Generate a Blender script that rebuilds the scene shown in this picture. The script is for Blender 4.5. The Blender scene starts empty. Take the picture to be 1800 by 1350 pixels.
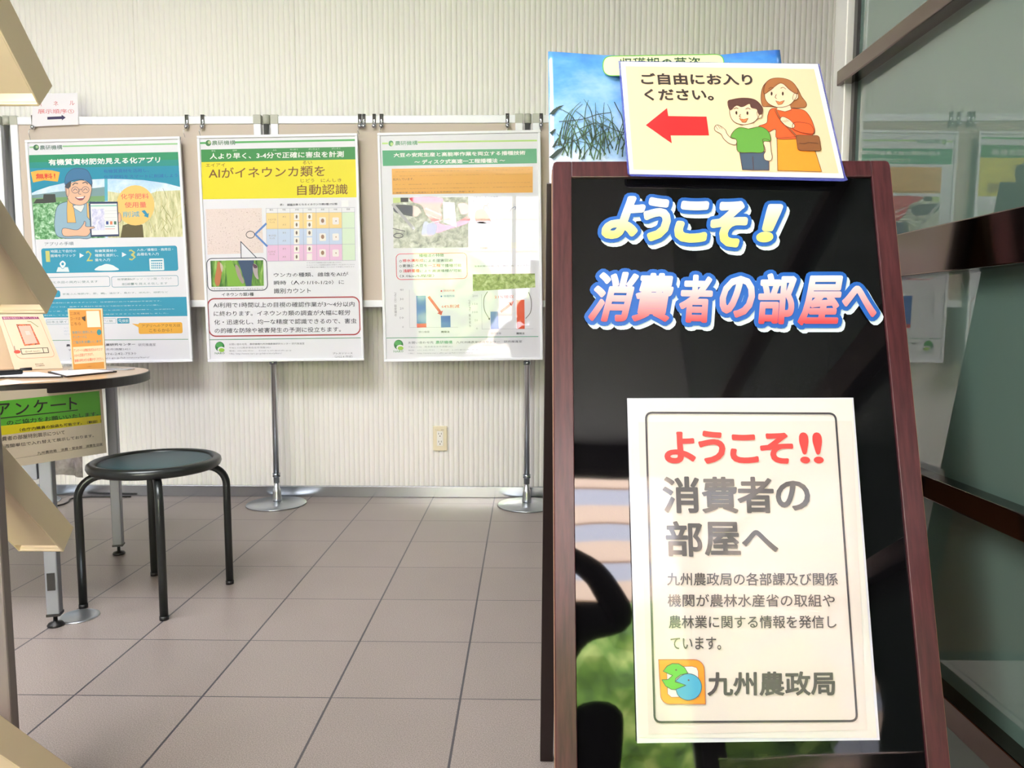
import bpy, bmesh, math, random
import numpy as np
from mathutils import Vector, Matrix
random.seed(7)
S = bpy.context.scene
COL = S.collection

# ------------------------------------------------------------------ camera
F_PX, PITCH, YAW, ROLL, CAM_H = 1300.0, -0.0891, -0.0175, 0.0009, 0.8763
_f = np.array([math.sin(YAW)*math.cos(PITCH), math.cos(YAW)*math.cos(PITCH), math.sin(PITCH)])
_r0 = np.array([math.cos(YAW), -math.sin(YAW), 0.0]); _u0 = np.cross(_r0, _f)
_r = math.cos(ROLL)*_r0 + math.sin(ROLL)*_u0
_u = -math.sin(ROLL)*_r0 + math.cos(ROLL)*_u0
cam_data = bpy.data.cameras.new('camera')
cam_data.sensor_fit = 'HORIZONTAL'; cam_data.sensor_width = 36.0
cam_data.lens = 36.0*F_PX/1800.0
cam_data.clip_start = 0.02; cam_data.clip_end = 200
cam = bpy.data.objects.new('camera', cam_data); COL.objects.link(cam)
cam.matrix_world = Matrix(((_r[0], _u[0], -_f[0], 0), (_r[1], _u[1], -_f[1], 0), (_r[2], _u[2], -_f[2], CAM_H), (0, 0, 0, 1)))
S.camera = cam

# ------------------------------------------------------------------ world, light, exposure
W = bpy.data.worlds.new('world'); S.world = W; W.use_nodes = True
bg = W.node_tree.nodes['Background']
bg.inputs[0].default_value = (0.90, 0.92, 1.0, 1); bg.inputs[1].default_value = 24.0
S.view_settings.view_transform = 'Standard'; S.view_settings.look = 'None'
S.view_settings.gamma = 1.0; S.view_settings.use_curve_mapping = False
S.view_settings.exposure = 0.98
cy = S.cycles
cy.use_denoising = True
cy.max_bounces = 8; cy.diffuse_bounces = 4; cy.glossy_bounces = 5
cy.caustics_reflective = False; cy.caustics_refractive = False
cy.sample_clamp_indirect = 6.0

def area(name, loc, rot, sx, sy, power, color=(1, 1, 1), portal=False, spread=None):
    l = bpy.data.lights.new(name, 'AREA'); l.shape = 'RECTANGLE'; l.size = sx; l.size_y = sy
    l.energy = power; l.color = color
    if spread: l.spread = spread
    if portal: l.cycles.is_portal = True
    o = bpy.data.objects.new(name, l); COL.objects.link(o); o.location = loc; o.rotation_euler = rot
    return o
# daylight arrives through the glazed front behind the camera
area('daylight_opening', (-0.175, -4.45, 1.45), (math.pi/2, 0, 0), 3.15, 2.6, 10, portal=True)
area('ceiling_fill', (-1.3, 0.5, 2.93), (0, 0, 0), 1.6, 1.4, 64, (1.0, 0.97, 0.99))  # both overhead area lights are unseen, added to brighten wall and room
area('ceiling_fill', (-3.5, 0.2, 2.93), (0, 0, 0), 1.2, 1.6, 42, (0.93, 0.96, 1.0))

# ------------------------------------------------------------------ pixel helpers (measured photo -> real planes)
CAMP = np.array([0, 0, CAM_H])
def ray(u, v):
    return _f + _r*(u-900)/F_PX - _u*(v-675)/F_PX
def atY(u, v, y):
    d = ray(u, v); t = y/d[1]; return Vector(CAMP + t*d)
def atZ(u, v, z):
    d = ray(u, v); t = (z-CAM_H)/d[2]; return Vector(CAMP + t*d)
def at_plane(u, v, p, n):
    d = Vector(ray(u, v)); c = Vector(CAMP)
    return c + d*((p-c).dot(n)/d.dot(n))

# ------------------------------------------------------------------ materials
def lin(c):
    return tuple(((x/255)/12.92 if x/255 <= 0.04045 else ((x/255+0.055)/1.055)**2.4) for x in c)
_M = {}
def mat(color, rough=0.5, metal=0.0, spec=0.5, coat=0.0, coat_rough=0.05, name=None, key=None):
    k = key or (tuple(color), rough, metal, spec, coat)
    if k in _M: return _M[k]
    m = bpy.data.materials.new(name or 'paint'); m.use_nodes = True
    b = m.node_tree.nodes['Principled BSDF']
    b.inputs['Base Color'].default_value = (*lin(color), 1)
    b.inputs['Roughness'].default_value = rough
    b.inputs['Metallic'].default_value = metal
    b.inputs['Specular IOR Level'].default_value = spec
    b.inputs['Coat Weight'].default_value = coat
    b.inputs['Coat Roughness'].default_value = coat_rough
    _M[k] = m
    return m
def nodes(m):
    return m.node_tree.nodes, m.node_tree.links, m.node_tree.nodes['Principled BSDF']
def noise_bump(m, scale, strength, dist=0.001, coat=False, detail=2, stretch=None):
    n, l, b = nodes(m)
    tc = n.new('ShaderNodeTexCoord'); ns = n.new('ShaderNodeTexNoise'); bp = n.new('ShaderNodeBump')
    ns.inputs['Scale'].default_value = scale; ns.inputs['Detail'].default_value = detail
    src = tc.outputs['Object']
    if stretch:
        mp = n.new('ShaderNodeMapping'); mp.inputs['Scale'].default_value = stretch
        l.new(src, mp.inputs[0]); src = mp.outputs[0]
    l.new(src, ns.inputs['Vector']); l.new(ns.outputs['Fac'], bp.inputs['Height'])
    bp.inputs['Strength'].default_value = strength; bp.inputs['Distance'].default_value = dist
    l.new(bp.outputs[0], b.inputs['Coat Normal' if coat else 'Normal'])
    return bp
def noise_color(m, scale, stops, detail=4, stretch=None, rough=0.6, distort=0.0):
    n, l, b = nodes(m)
    tc = n.new('ShaderNodeTexCoord'); ns = n.new('ShaderNodeTexNoise'); cr = n.new('ShaderNodeValToRGB')
    ns.inputs['Scale'].default_value = scale; ns.inputs['Detail'].default_value = detail
    ns.inputs['Roughness'].default_value = rough; ns.inputs['Distortion'].default_value = distort
    src = tc.outputs['Object']
    if stretch:
        mp = n.new('ShaderNodeMapping'); mp.inputs['Scale'].default_value = stretch
        l.new(src, mp.inputs[0]); src = mp.outputs[0]
    l.new(src, ns.inputs['Vector']); l.new(ns.outputs['Fac'], cr.inputs[0])
    e = cr.color_ramp.elements
    while len(e) > 1: e.remove(e[-1])
    e[0].position = stops[0][0]; e[0].color = (*lin(stops[0][1]), 1)
    for p, c in stops[1:]:
        x = e.new(p); x.color = (*lin(c), 1)
    l.new(cr.outputs[0], b.inputs['Base Color'])
    return m
PRINT = dict(rough=0.42, spec=0.4)
def ink(c): return mat(c, coat=0.0, **PRINT)
COAT = [0.3, 0.08]
def gloss_ink(c, wave=True):
    """ink under glossy film (clear coat)"""
    k = ('gl', tuple(c), COAT[0])
    if k in _M: return _M[k]
    m = mat(c, 0.5, coat=COAT[0], coat_rough=COAT[1], key=k)
    return m
def photo(name, scale, stops, stretch=None, detail=5, distort=0.5):
    if name in _M: return _M[name]
    m = mat((128, 128, 128), 0.42, spec=0.4, name=name, key=name)
    return noise_color(m, scale, stops, detail, stretch, 0.65, distort)

ALU = mat((205, 208, 212), 0.28, 1.0, name='aluminium')
ALUW = mat((236, 238, 244), 0.35, 0.0, spec=0.6, name='white_aluminium')
CHROME = mat((200, 203, 208), 0.12, 1.0, name='chrome')
STEEL = mat((150, 158, 165), 0.25, 1.0, name='brushed_steel')
noise_bump(STEEL, 60, 0.25, 0.0006, stretch=(0.15, 1, 3))
BLACKP = mat((18, 18, 20), 0.4, name='black_plastic')
GREYLEG = mat((132, 136, 144), 0.42, 0.35, name='grey_paint')

# ------------------------------------------------------------------ object helpers
def tag(o, label, cat, group=None):
    o['label'] = label; o['category'] = cat
    if group: o['group'] = group
    return o
def thing(name, loc, label, cat, group=None, rz=0.0):
    o = bpy.data.objects.new(name, None); COL.objects.link(o); o.empty_display_size = 0.05
    o.location = loc; o.rotation_euler = (0, 0, rz)
    return tag(o, label, cat, group)
def obj(name, bm, m, parent=None, smooth=False, world=True, bevel=0.0, segs=2):
    """bm holds WORLD coordinates; children keep them (parent inverse folded into the mesh)."""
    me = bpy.data.meshes.new(name)
    if parent is not None and world:
        mw = Matrix.Translation(parent_world(parent)[0]) @ parent_world(parent)[1]
        bmesh.ops.transform(bm, matrix=mw.inverted(), verts=bm.verts)
    bm.normal_update(); bm.to_mesh(me); bm.free()
    for x in (m if isinstance(m, (list, tuple)) else [m]): me.materials.append(x)
    if smooth:
        for p in me.polygons: p.use_smooth = True
    o = bpy.data.objects.new(name, me); COL.objects.link(o)
    if parent is not None: o.parent = parent
    if bevel:
        b = o.modifiers.new('bevel', 'BEVEL'); b.width = bevel; b.segments = segs; b.limit_method = 'ANGLE'; b.angle_limit = 0.7
    return o
def parent_world(p):
    loc = Vector((0, 0, 0)); R = Matrix.Identity(4); chain = []
    while p is not None: chain.append(p); p = p.parent
    M = Matrix.Identity(4)
    for q in reversed(chain):
        M = M @ Matrix.Translation(q.location) @ q.rotation_euler.to_matrix().to_4x4()
    return M.to_translation(), M.to_3x3().to_4x4()
def struct(o): o['kind'] = 'structure'; return o
def box(bm, c, s, R=None):
    g = bmesh.ops.create_cube(bm, size=1.0)
    M = Matrix.Translation(c) @ (R.to_4x4() if R else Matrix.Identity(4)) @ Matrix.Diagonal((*s, 1))
    bmesh.ops.transform(bm, matrix=M, verts=g['verts']); return g['verts']
def box2(bm, a, b): # min/max corners
    a, b = Vector(a), Vector(b); return box(bm, (a+b)/2, tuple(b-a))
def tube(bm, pts, r, segs=16, cap=True):
    pts = [Vector(p) for p in pts]; rings = []
    rr = r if isinstance(r, (list, tuple)) else [r]*len(pts)
    ref = None
    for i, p in enumerate(pts):
        t = (pts[min(i+1, len(pts)-1)]-pts[max(i-1, 0)]).normalized()
        if ref is None: ref = t.orthogonal().normalized()
        ref = (ref - t*ref.dot(t)).normalized(); q = t.cross(ref)
        rings.append([bm.verts.new(p + (ref*math.cos(2*math.pi*k/segs)+q*math.sin(2*math.pi*k/segs))*rr[i]) for k in range(segs)])
    for a, b in zip(rings, rings[1:]):
        for k in range(segs): bm.faces.new((a[k], a[(k+1) % segs], b[(k+1) % segs], b[k]))
    if cap: bm.faces.new(rings[0][::-1]); bm.faces.new(rings[-1])
def lathe(bm, prof, c=(0, 0, 0), segs=48):
    c = Vector(c); rings = []
    for r, z in prof:
        if r < 1e-6: rings.append([bm.verts.new(c+Vector((0, 0, z)))])
        else: rings.append([bm.verts.new(c+Vector((r*math.cos(2*math.pi*k/segs), r*math.sin(2*math.pi*k/segs), z))) for k in range(segs)])
    for a, b in zip(rings, rings[1:]):
        for k in range(segs):
            k2 = (k+1) % segs
            if len(a) == 1: bm.faces.new((a[0], b[k2], b[k]))
            elif len(b) == 1: bm.faces.new((a[k], a[k2], b[0]))
            else: bm.faces.new((a[k], a[k2], b[k2], b[k]))
def prism(bm, poly, up):
    """poly: list of world Vectors, extruded by up"""
    up = Vector(up); a = [bm.verts.new(Vector(p)) for p in poly]; b = [bm.verts.new(Vector(p)+up) for p in poly]
    n = len(a)
    bm.faces.new(a[::-1]); bm.faces.new(b)
    for i in range(n): bm.faces.new((a[i], a[(i+1) % n], b[(i+1) % n], b[i]))
    bmesh.ops.recalc_face_normals(bm, faces=bm.faces[:])

# ------------------------------------------------------------------ printed sheets
def text_mesh(s, bold=0.0, res=2):
    c = bpy.data.curves.new('t', 'FONT'); c.body = s; c.size = 1.0; c.resolution_u = res; c.offset = bold
    o = bpy.data.objects.new('t', c); COL.objects.link(o)
    dg = bpy.context.evaluated_depsgraph_get()
    me = bpy.data.meshes.new_from_object(o.evaluated_get(dg))
    V = np.array([v.co[:2] for v in me.vertices]) if len(me.vertices) else np.zeros((0, 2))
    Fs = [tuple(p.vertices) for p in me.polygons]
    cnt = {}
    for f in Fs:
        for i in range(len(f)):
            e = tuple(sorted((f[i], f[(i+1) % len(f)]))); cnt[e] = cnt.get(e, 0)+1
    E = [e for e, k in cnt.items() if k == 1]
    bpy.data.objects.remove(o); bpy.data.curves.remove(c); bpy.data.meshes.remove(me)
    return V, Fs, E
LAY = 0.00028
class Sheet:
    """prints lying on a real plane; (u,v) picture pixels are cast onto that plane"""
    def __init__(s, origin, ax, ay):
        s.o = Vector(origin); s.ax = Vector(ax).normalized(); s.ay = Vector(ay); s.ay = (s.ay - s.ax*s.ay.dot(s.ax)).normalized()
        s.n = s.ax.cross(s.ay).normalized(); s.bm = bmesh.new(); s.mats = []; s.crop = (0, 0, 1.0); s.gloss = False; s.dim = 1.0
    def l(s, x, y):
        p = at_plane(s.crop[0]+x/s.crop[2], s.crop[1]+y/s.crop[2], s.o, s.n)-s.o
        return np.array([p.dot(s.ax), p.dot(s.ay)])
    def w(s, q, lay): return s.o + s.ax*float(q[0]) + s.ay*float(q[1]) + s.n*(lay*LAY)
    def mi(s, m):
        if isinstance(m, tuple): m = gloss_ink(tuple(round(c*s.dim) for c in m)) if s.gloss else ink(m)
        if m not in s.mats: s.mats.append(m)
        return s.mats.index(m)
    def face(s, L, m, lay):
        vs = [s.bm.verts.new(s.w(q, lay)) for q in L]
        try: f = s.bm.faces.new(vs)
        except ValueError: return
        f.normal_update()
        if f.normal.dot(s.n) < 0: f.normal_flip()
        f.material_index = s.mi(m)
    def poly(s, pts, m, lay=1): s.face([s.l(*p) for p in pts], m, lay)
    def rect(s, x0, y0, x1, y1, m, lay=1):
        """rectangle aligned with the sheet: two opposite corners given"""
        a, b = s.l(x0, y0), s.l(x1, y1)
        s.face([(a[0], a[1]), (b[0], a[1]), (b[0], b[1]), (a[0], b[1])], m, lay)
    def rrect_pts(s, x0, y0, x1, y1, r):
        a, b = s.l(x0, y0), s.l(x1, y1); lo = np.minimum(a, b); hi = np.maximum(a, b)
        k = abs(s.l(x0+r, y0)[0]-a[0]); P = []
        for cx, cyy, t0 in ((hi[0]-k, hi[1]-k, 0), (lo[0]+k, hi[1]-k, 90), (lo[0]+k, lo[1]+k, 180), (hi[0]-k, lo[1]+k, 270)):
            for i in range(7):
                t = math.radians(t0+15*i); P.append(np.array([cx+k*math.cos(t), cyy+k*math.sin(t)]))
        return P
    def rrect(s, x0, y0, x1, y1, r, m, lay=1): s.face(s.rrect_pts(x0, y0, x1, y1, r), m, lay)
    def stroke_l(s, L, wd, m, lay, closed=False):
        n = len(L); rng = range(n if closed else n-1)
        base = lay
        for i in rng:
            lay = base+(i % 23)*0.004
            a, b = np.array(L[i]), np.array(L[(i+1) % n]); d = b-a; ln = np.hypot(*d)
            if ln < 1e-9: continue
            d = d/ln; q = np.array([-d[1], d[0]])*wd/2; e = d*wd*0.35
            s.face([a-q-e, b-q+e, b+q+e, a+q-e], m, lay)
    def rrect_line(s, x0, y0, x1, y1, r, wd, m, lay=1):
        P = s.rrect_pts(x0, y0, x1, y1, r); w = abs(s.l(x0+wd, y0)[0]-s.l(x0, y0)[0]); s.stroke_l(P, w, m, lay, True)
    def line(s, pts, wd, m, lay=1, closed=False):
        L = [s.l(*p) for p in pts]; w = abs(s.l(pts[0][0]+wd, pts[0][1])[0]-L[0][0]); s.stroke_l(L, w, m, lay, closed)
    def curve(s, pts, n=6, closed=False):
        """Catmull-Rom through pixel points"""
        P = [np.array(p, float) for p in pts]; out = []; N = len(P)
        for i in range(N if closed else N-1):
            if closed: a, b, c, d = P[i-1], P[i], P[(i+1) % N], P[(i+2) % N]
            else: a, b, c, d = P[max(i-1, 0)], P[i], P[i+1], P[min(i+2, N-1)]
            for k in range(n):
                t = k/n; out.append(tuple(0.5*((2*b)+(-a+c)*t+(2*a-5*b+4*c-d)*t*t+(-a+3*b-3*c+d)*t**3)))
        if not closed: out.append(tuple(P[-1]))
        return out
    def blob(s, pts, m, lay=1, outline=None, wd=2, n=5):
        C = s.curve(pts, n, True); s.poly(C, m, lay)
        if outline is not None: s.line(C, wd, outline, lay+0.5, True)
    def shape(s, pts, m, lay=1, outline=None, wd=2):
        s.poly(pts, m, lay)
        if outline is not None: s.line(pts, wd, outline, lay+0.5, True)
    def ell(s, cx, cyy, rx, ry, m, lay=1, outline=None, wd=2, n=28, a0=0, a1=360):
        P = [(cx+rx*math.cos(math.radians(a0+(a1-a0)*i/n)), cyy+ry*math.sin(math.radians(a0+(a1-a0)*i/n))) for i in range(n + (0 if a1-a0 == 360 else 1))]
        if m is not None: s.poly(P, m, lay)
        if outline is not None: s.line(P, wd, outline, lay+0.5, a1-a0 == 360)
    def _put(s, V, Fs, M, m, lay):
        vs = [s.bm.verts.new(s.w(M(v), lay)) for v in V]; mi = s.mi(m)
        for f in Fs:
            try: g = s.bm.faces.new([vs[i] for i in f])
            except ValueError: continue
            g.normal_update()
            if g.normal.dot(s.n) < 0: g.normal_flip()
            g.material_index = mi
    def text(s, t, x0, y0, x1, y1, m, lay=3, bold=0.0, res=1, shear=0.0):
        """ink box: (x0,y0) lower left, (x1,y1) upper right"""
        V, Fs, E = text_mesh(t, 0.0, res)
        if not len(V): return
        if shear: V = V.copy(); V[:, 0] += shear*V[:, 1]
        lo, hi = V.min(0), V.max(0); a, b = s.l(x0, y0), s.l(x1, y1)
        k = (b-a)/np.maximum(hi-lo, 1e-6)
        em = 1.0*min(abs(k[0]), abs(k[1]))*bold
        M = lambda v: a+em+(v-lo)*(b-a-2*em)/np.maximum(hi-lo, 1e-6)
        s._put(V, Fs, M, m, lay)
        if bold: s.outline((V, E, M), em, m, lay, dots=em > 0.0004)
        return V, E, M
    def text3(s, t, bl, br, tl, m, lay=3, bold=0.0, res=2, shear=0.0):
        """ink box as a parallelogram: baseline start, baseline end, top-left"""
        V, Fs, E = text_mesh(t, 0.0, res)
        if shear: V = V.copy(); V[:, 0] += shear*V[:, 1]
        lo, hi = V.min(0), V.max(0); o = s.l(*bl); e1 = s.l(*br)-o; e2 = s.l(*tl)-o
        em = min(np.hypot(*e1)/(hi[0]-lo[0]), np.hypot(*e2)/(hi[1]-lo[1]))*bold
        u1, u2 = e1/np.hypot(*e1), e2/np.hypot(*e2); o = o+(u1+u2)*em; e1 = e1-2*em*u1; e2 = e2-2*em*u2
        M = lambda v: o+e1*((v[0]-lo[0])/(hi[0]-lo[0]))+e2*((v[1]-lo[1])/(hi[1]-lo[1]))
        s._put(V, Fs, M, m, lay)
        if bold: s.outline((V, E, M), em, m, lay, dots=em > 0.0004)
        return V, E, M
    def outline(s, VEM, wd, m, lay, off=(0, 0), dots=True):
        """thick rounded outline round lettering, wd in metres"""
        V, E, M = VEM; P = [M(v)+np.array(off) for v in V]; done = set(); k_ = 0; base = lay
        for i, j in E:
            a, b = P[i], P[j]; d = b-a; ln = np.hypot(*d)
            if ln < 1e-9: continue
            q = np.array([-d[1], d[0]])/ln*wd; k_ += 1; lay = base-0.45+(k_ % 97)*0.0045; s.face([a-q, b-q, b+q, a+q], m, lay)
            for k, p in ((i, a), (j, b)):
                if k in done or not dots: continue
                done.add(k); k_ += 1; lay = base-0.45+(k_ % 97)*0.0045; s.face([p+wd*np.array([math.cos(t*math.pi/5), math.sin(t*math.pi/5)]) for t in range(10)], m, lay)
    def put(s, name, parent=None):
        return obj(name, s.bm, s.mats, parent)

# ================================================================== SETTING
XG = 0.62          # glass wall plane
YW = 3.57          # back wall
# ribbed back wall
m_wall = mat((238, 236, 232), 0.45, spec=0.4, name='ribbed_wall_paint')
bm = bmesh.new(); pitch = 0.0245; x = -5.0; prof = []
i = 0
while x < 3.2:
    seam = (i % 31 == 5)
    d = 0.0080 if seam else 0.0058
    prof += [(x, 0.0), (x+pitch*0.30, -0.0006), (x+pitch*0.45, -0.0016)] if False else []
    for t, h in ((0.0, -d), (0.05, -d*0.55), (0.16, -0.0010), (0.32, 0.0), (0.55, 0.0), (0.74, -0.0012), (0.9, -d*0.6)):
        prof.append((x+pitch*t, h))
    x += pitch; i += 1
lo = [bm.verts.new((a, YW-h, 0.0)) for a, h in prof]; hi = [bm.verts.new((a, YW-h, 3.0)) for a, h in prof]
for k in range(len(prof)-1): bm.faces.new((lo[k], lo[k+1], hi[k+1], hi[k]))
b0 = [bm.verts.new(p) for p in ((-5, YW+0.12, 0), (3.2, YW+0.12, 0), (3.2, YW+0.12, 3), (-5, YW+0.12, 3))]
bm.faces.new(b0[::-1])
struct(obj('wall_back', bm, m_wall))
# floor tiles
m_floor = mat((158, 148, 140), 0.34, spec=0.45, name='floor_tile')
n, l, b = nodes(m_floor)
tc = n.new('ShaderNodeTexCoord'); sep = n.new('ShaderNodeSeparateXYZ'); l.new(tc.outputs['Object'], sep.inputs[0])
def mth(op, a, c=None):
    q = n.new('ShaderNodeMath'); q.operation = op
    for k, v in enumerate((a, c)):
        if v is None: continue
        if isinstance(v, (int, float)): q.inputs[k].default_value = v
        else: l.new(v, q.inputs[k])
    return q.outputs[0]
def groove(axis, off, wdt):
    t = mth('ADD', sep.outputs[axis], 30-off); t = mth('MODULO', t, 0.3)
    t = mth('MINIMUM', t, mth('SUBTRACT', 0.3, t)); return mth('LESS_THAN', t, wdt/2)
g1 = groove(0, -0.1474, 0.0052); g2 = groove(1, 3.4335, 0.0032)
gm = mth('MAXIMUM', g1, g2)
ns = n.new('ShaderNodeTexNoise'); ns.inputs['Scale'].default_value = 420; ns.inputs['Detail'].default_value = 3; l.new(tc.outputs['Object'], ns.inputs['Vector'])
ns2 = n.new('ShaderNodeTexNoise'); ns2.inputs['Scale'].default_value = 6; l.new(tc.outputs['Object'], ns2.inputs['Vector'])
cr = n.new('ShaderNodeValToRGB'); l.new(ns.outputs['Fac'], cr.inputs[0])
cr.color_ramp.elements[0].position = 0.30; cr.color_ramp.elements[0].color = (*lin((119, 109, 104)), 1)
cr.color_ramp.elements[1].position = 0.72; cr.color_ramp.elements[1].color = (*lin((168, 158, 152)), 1)
# per-tile tone
tx = mth('FLOOR', mth('DIVIDE', mth('ADD', sep.outputs[0], 30+0.1474), 0.3)); ty = mth('FLOOR', mth('DIVIDE', mth('ADD', sep.outputs[1], 30-3.4335), 0.3))
cb = n.new('ShaderNodeCombineXYZ'); l.new(tx, cb.inputs[0]); l.new(ty, cb.inputs[1])
wn = n.new('ShaderNodeTexWhiteNoise'); l.new(cb.outputs[0], wn.inputs['Vector'])
tone = mth('ADD', mth('MULTIPLY', wn.outputs['Value'], 0.07), mth('ADD', mth('MULTIPLY', ns2.outputs['Fac'], 0.10), 0.90))
mx = n.new('ShaderNodeMix'); mx.data_type = 'RGBA'; mx.blend_type = 'MULTIPLY'; mx.inputs[0].default_value = 1.0
l.new(cr.outputs[0], mx.inputs[6]); l.new(tone, mx.inputs[7])
mg = n.new('ShaderNodeMix'); mg.data_type = 'RGBA'; l.new(gm, mg.inputs[0]); l.new(mx.outputs[2], mg.inputs[6]); mg.inputs[7].default_value = (*lin((70, 68, 74)), 1)
l.new(mg.outputs[2], b.inputs['Base Color'])
bp = n.new('ShaderNodeBump'); bp.inputs['Strength'].default_value = 0.35; bp.inputs['Distance'].default_value = 0.0015
l.new(mth('SUBTRACT', mth('MULTIPLY', ns.outputs['Fac'], 0.35), gm), bp.inputs['Height']); l.new(bp.outputs[0], b.inputs['Normal'])
bm = bmesh.new(); box2(bm, (-5, -4.5, -0.1), (3.2, YW, 0)); struct(obj('floor', bm, m_floor))
m_white = mat((176, 176, 172), 0.7, name='plaster')
bm = bmesh.new(); box2(bm, (-5, -4.6, 3.0), (3.2, YW+.1, 3.1)); struct(obj('ceiling', bm, m_white))
bm = bmesh.new(); box2(bm, (-5.1, -4.6, 0), (-5.0, YW+.1, 3.0)); struct(obj('wall_left', bm, m_white))
bm = bmesh.new(); box2(bm, (3.2, -4.6, 0), (3.3, YW+.1, 3.0)); struct(obj('wall_right', bm, mat((120, 125, 122), 0.7, name='grey_plaster')))
# front wall behind the camera, with its glazed opening
m_dark = mat((52, 50, 50), 0.5, name='dark_frame')
bm = bmesh.new(); box2(bm, (-5, -4.6, 0), (-1.75, -4.5, 3.0)); box2(bm, (1.4, -4.6, 0), (3.2, -4.5, 3.0)); box2(bm, (-1.75, -4.6, 2.75), (1.4, -4.5, 3.0))
struct(obj('wall_front', bm, mat((70, 68, 66), 0.6, name='dark_plaster')))
bm = bmesh.new()
for xx in (-1.75, -0.2, 1.34): box2(bm, (xx, -4.58, 0), (xx+0.06, -4.52, 2.75))
box2(bm, (-1.75, -4.58, 2.69), (1.4, -4.52, 2.75))
struct(obj('window_1', bm, m_dark))
# steel skirting
bm = bmesh.new(); box2(bm, (-5, YW-0.018, 0), (3.2, YW-0.002, 0.054))
m_sk = mat((186, 190, 196), 0.22, 1.0, name='skirting_steel'); noise_bump(m_sk, 9, 0.12, 0.002, stretch=(1, 1, 0.2))
o = struct(obj('baseboard_back', bm, m_sk, bevel=0.002))
# ---- glass wall at the right: panes + steel mullion and rails
m_glass = mat((76, 96, 87), 0.015, spec=0.9, name='green_glass'); m_glass.node_tree.nodes['Principled BSDF'].inputs['IOR'].default_value = 1.7
YG = 1.465
SR = mat((112, 98, 92), 0.12, 1.0, name='rail_steel'); noise_bump(SR, 30, 0.10, 0.0006, stretch=(1, 0.2, 1))
MW = mat((200, 200, 196), 0.35, 0.5, name='mullion_aluminium')
zs = [(0.0, 0.08), (0.306, 0.345), (0.611, 0.644), (0.942, 1.010), (1.316, 1.344), (2.93, 3.0)]
bm = bmesh.new()
for (a0, a1), (c0, c1) in zip(zs, zs[1:]): box2(bm, (XG, -0.6, a1-0.002), (XG+0.008, YG, c0+0.002))
g = struct(obj('window_2', bm, m_glass))
bm = bmesh.new()
for a0, a1 in zs: box2(bm, (XG-0.028, -0.6, a0), (XG+0.03, YG, a1))
struct(obj('trim_1', bm, SR, bevel=0.002))
bm = bmesh.new(); box2(bm, (XG-0.012, YG-0.002, 0), (XG+0.04, YG+0.058, 3.0)); box2(bm, (XG-0.02, YG-0.016, 0), (XG+0.03, YG, 3.0))
struct(obj('trim_2', bm, MW, bevel=0.002))
bm = bmesh.new(); box2(bm, (XG-0.006, YG-0.030, 0.0), (XG+0.001, YG-0.016, 3.0)); struct(obj('trim_3', bm, BLACKP))
bm = bmesh.new(); box2(bm, (1.425, YW-0.02, 0.05), (3.2, YW+0.01, 3.0)); struct(obj('trim_4', bm, mat((226, 226, 218), 0.5, name='flat_wall_panel')))

# ---- outside, behind the camera: paving, clipped shrubs, striped building (all seen only as reflections)
bm = bmesh.new(); box2(bm, (-22, -30, -0.2), (22, -4.6, -0.02)); struct(obj('ground', bm, mat((190, 185, 178), 0.8, name='paving')))
m_str = mat((200, 180, 165), 0.8, name='striped_facade')
n, l, b = nodes(m_str); tc = n.new('ShaderNodeTexCoord'); sep = n.new('ShaderNodeSeparateXYZ'); l.new(tc.outputs['Object'], sep.inputs[0])
t = mth('MODULO', sep.outputs[2], 1.0); cr = n.new('ShaderNodeValToRGB'); l.new(t, cr.inputs[0]); cr.color_ramp.interpolation = 'CONSTANT'
e = cr.color_ramp.elements; e[0].position = 0; e[0].color = (*lin((236, 205, 180)), 1); e[1].position = 0.5; e[1].color = (*lin((190, 190, 200)), 1)
q = e.new(0.94); q.color = (*lin((150, 115, 85)), 1); l.new(cr.outputs[0], b.inputs['Base Color'])
bm = bmesh.new(); box2(bm, (-14, -19, 0), (14, -17, 9.0))
tag(obj('striped_building', bm, m_str), 'tall building clad in peach and grey stripes, opposite the entrance', 'building')
m_leaf = mat((100, 140, 40), 0.6, name='shrub_leaf'); noise_color(m_leaf, 2.5, [(0.3, (40, 70, 20)), (0.5, (110, 150, 50)), (0.65, (190, 205, 110))], 5)
for k, (xx, yy, rr) in enumerate(((-6.2, -10.5, 1.2), (-2.2, -11, 1.25), (1.6, -10.4, 1.2), (5.4, -11, 1.25))):
    bm = bmesh.new(); bmesh.ops.create_icosphere(bm, subdivisions=4, radius=1.0)
    for v in bm.verts:
        v.co *= 1+0.09*math.sin(9*v.co.x+k)*math.sin(8*v.co.y)*math.cos(10*v.co.z)+random.uniform(-.04, .04)
        v.co = Vector((xx+v.co.x*rr*1.25, yy+v.co.y*rr, 1.3+v.co.z*1.35)); v.co.z = max(v.co.z, -0.02)
    tag(obj('shrub', bm, m_leaf), ('farthest left', 'second from left', 'third from left', 'farthest right')[k]+' of the rounded green shrubs planted outside the glazed front', 'shrub', 'shrubs outside the entrance')

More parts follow.
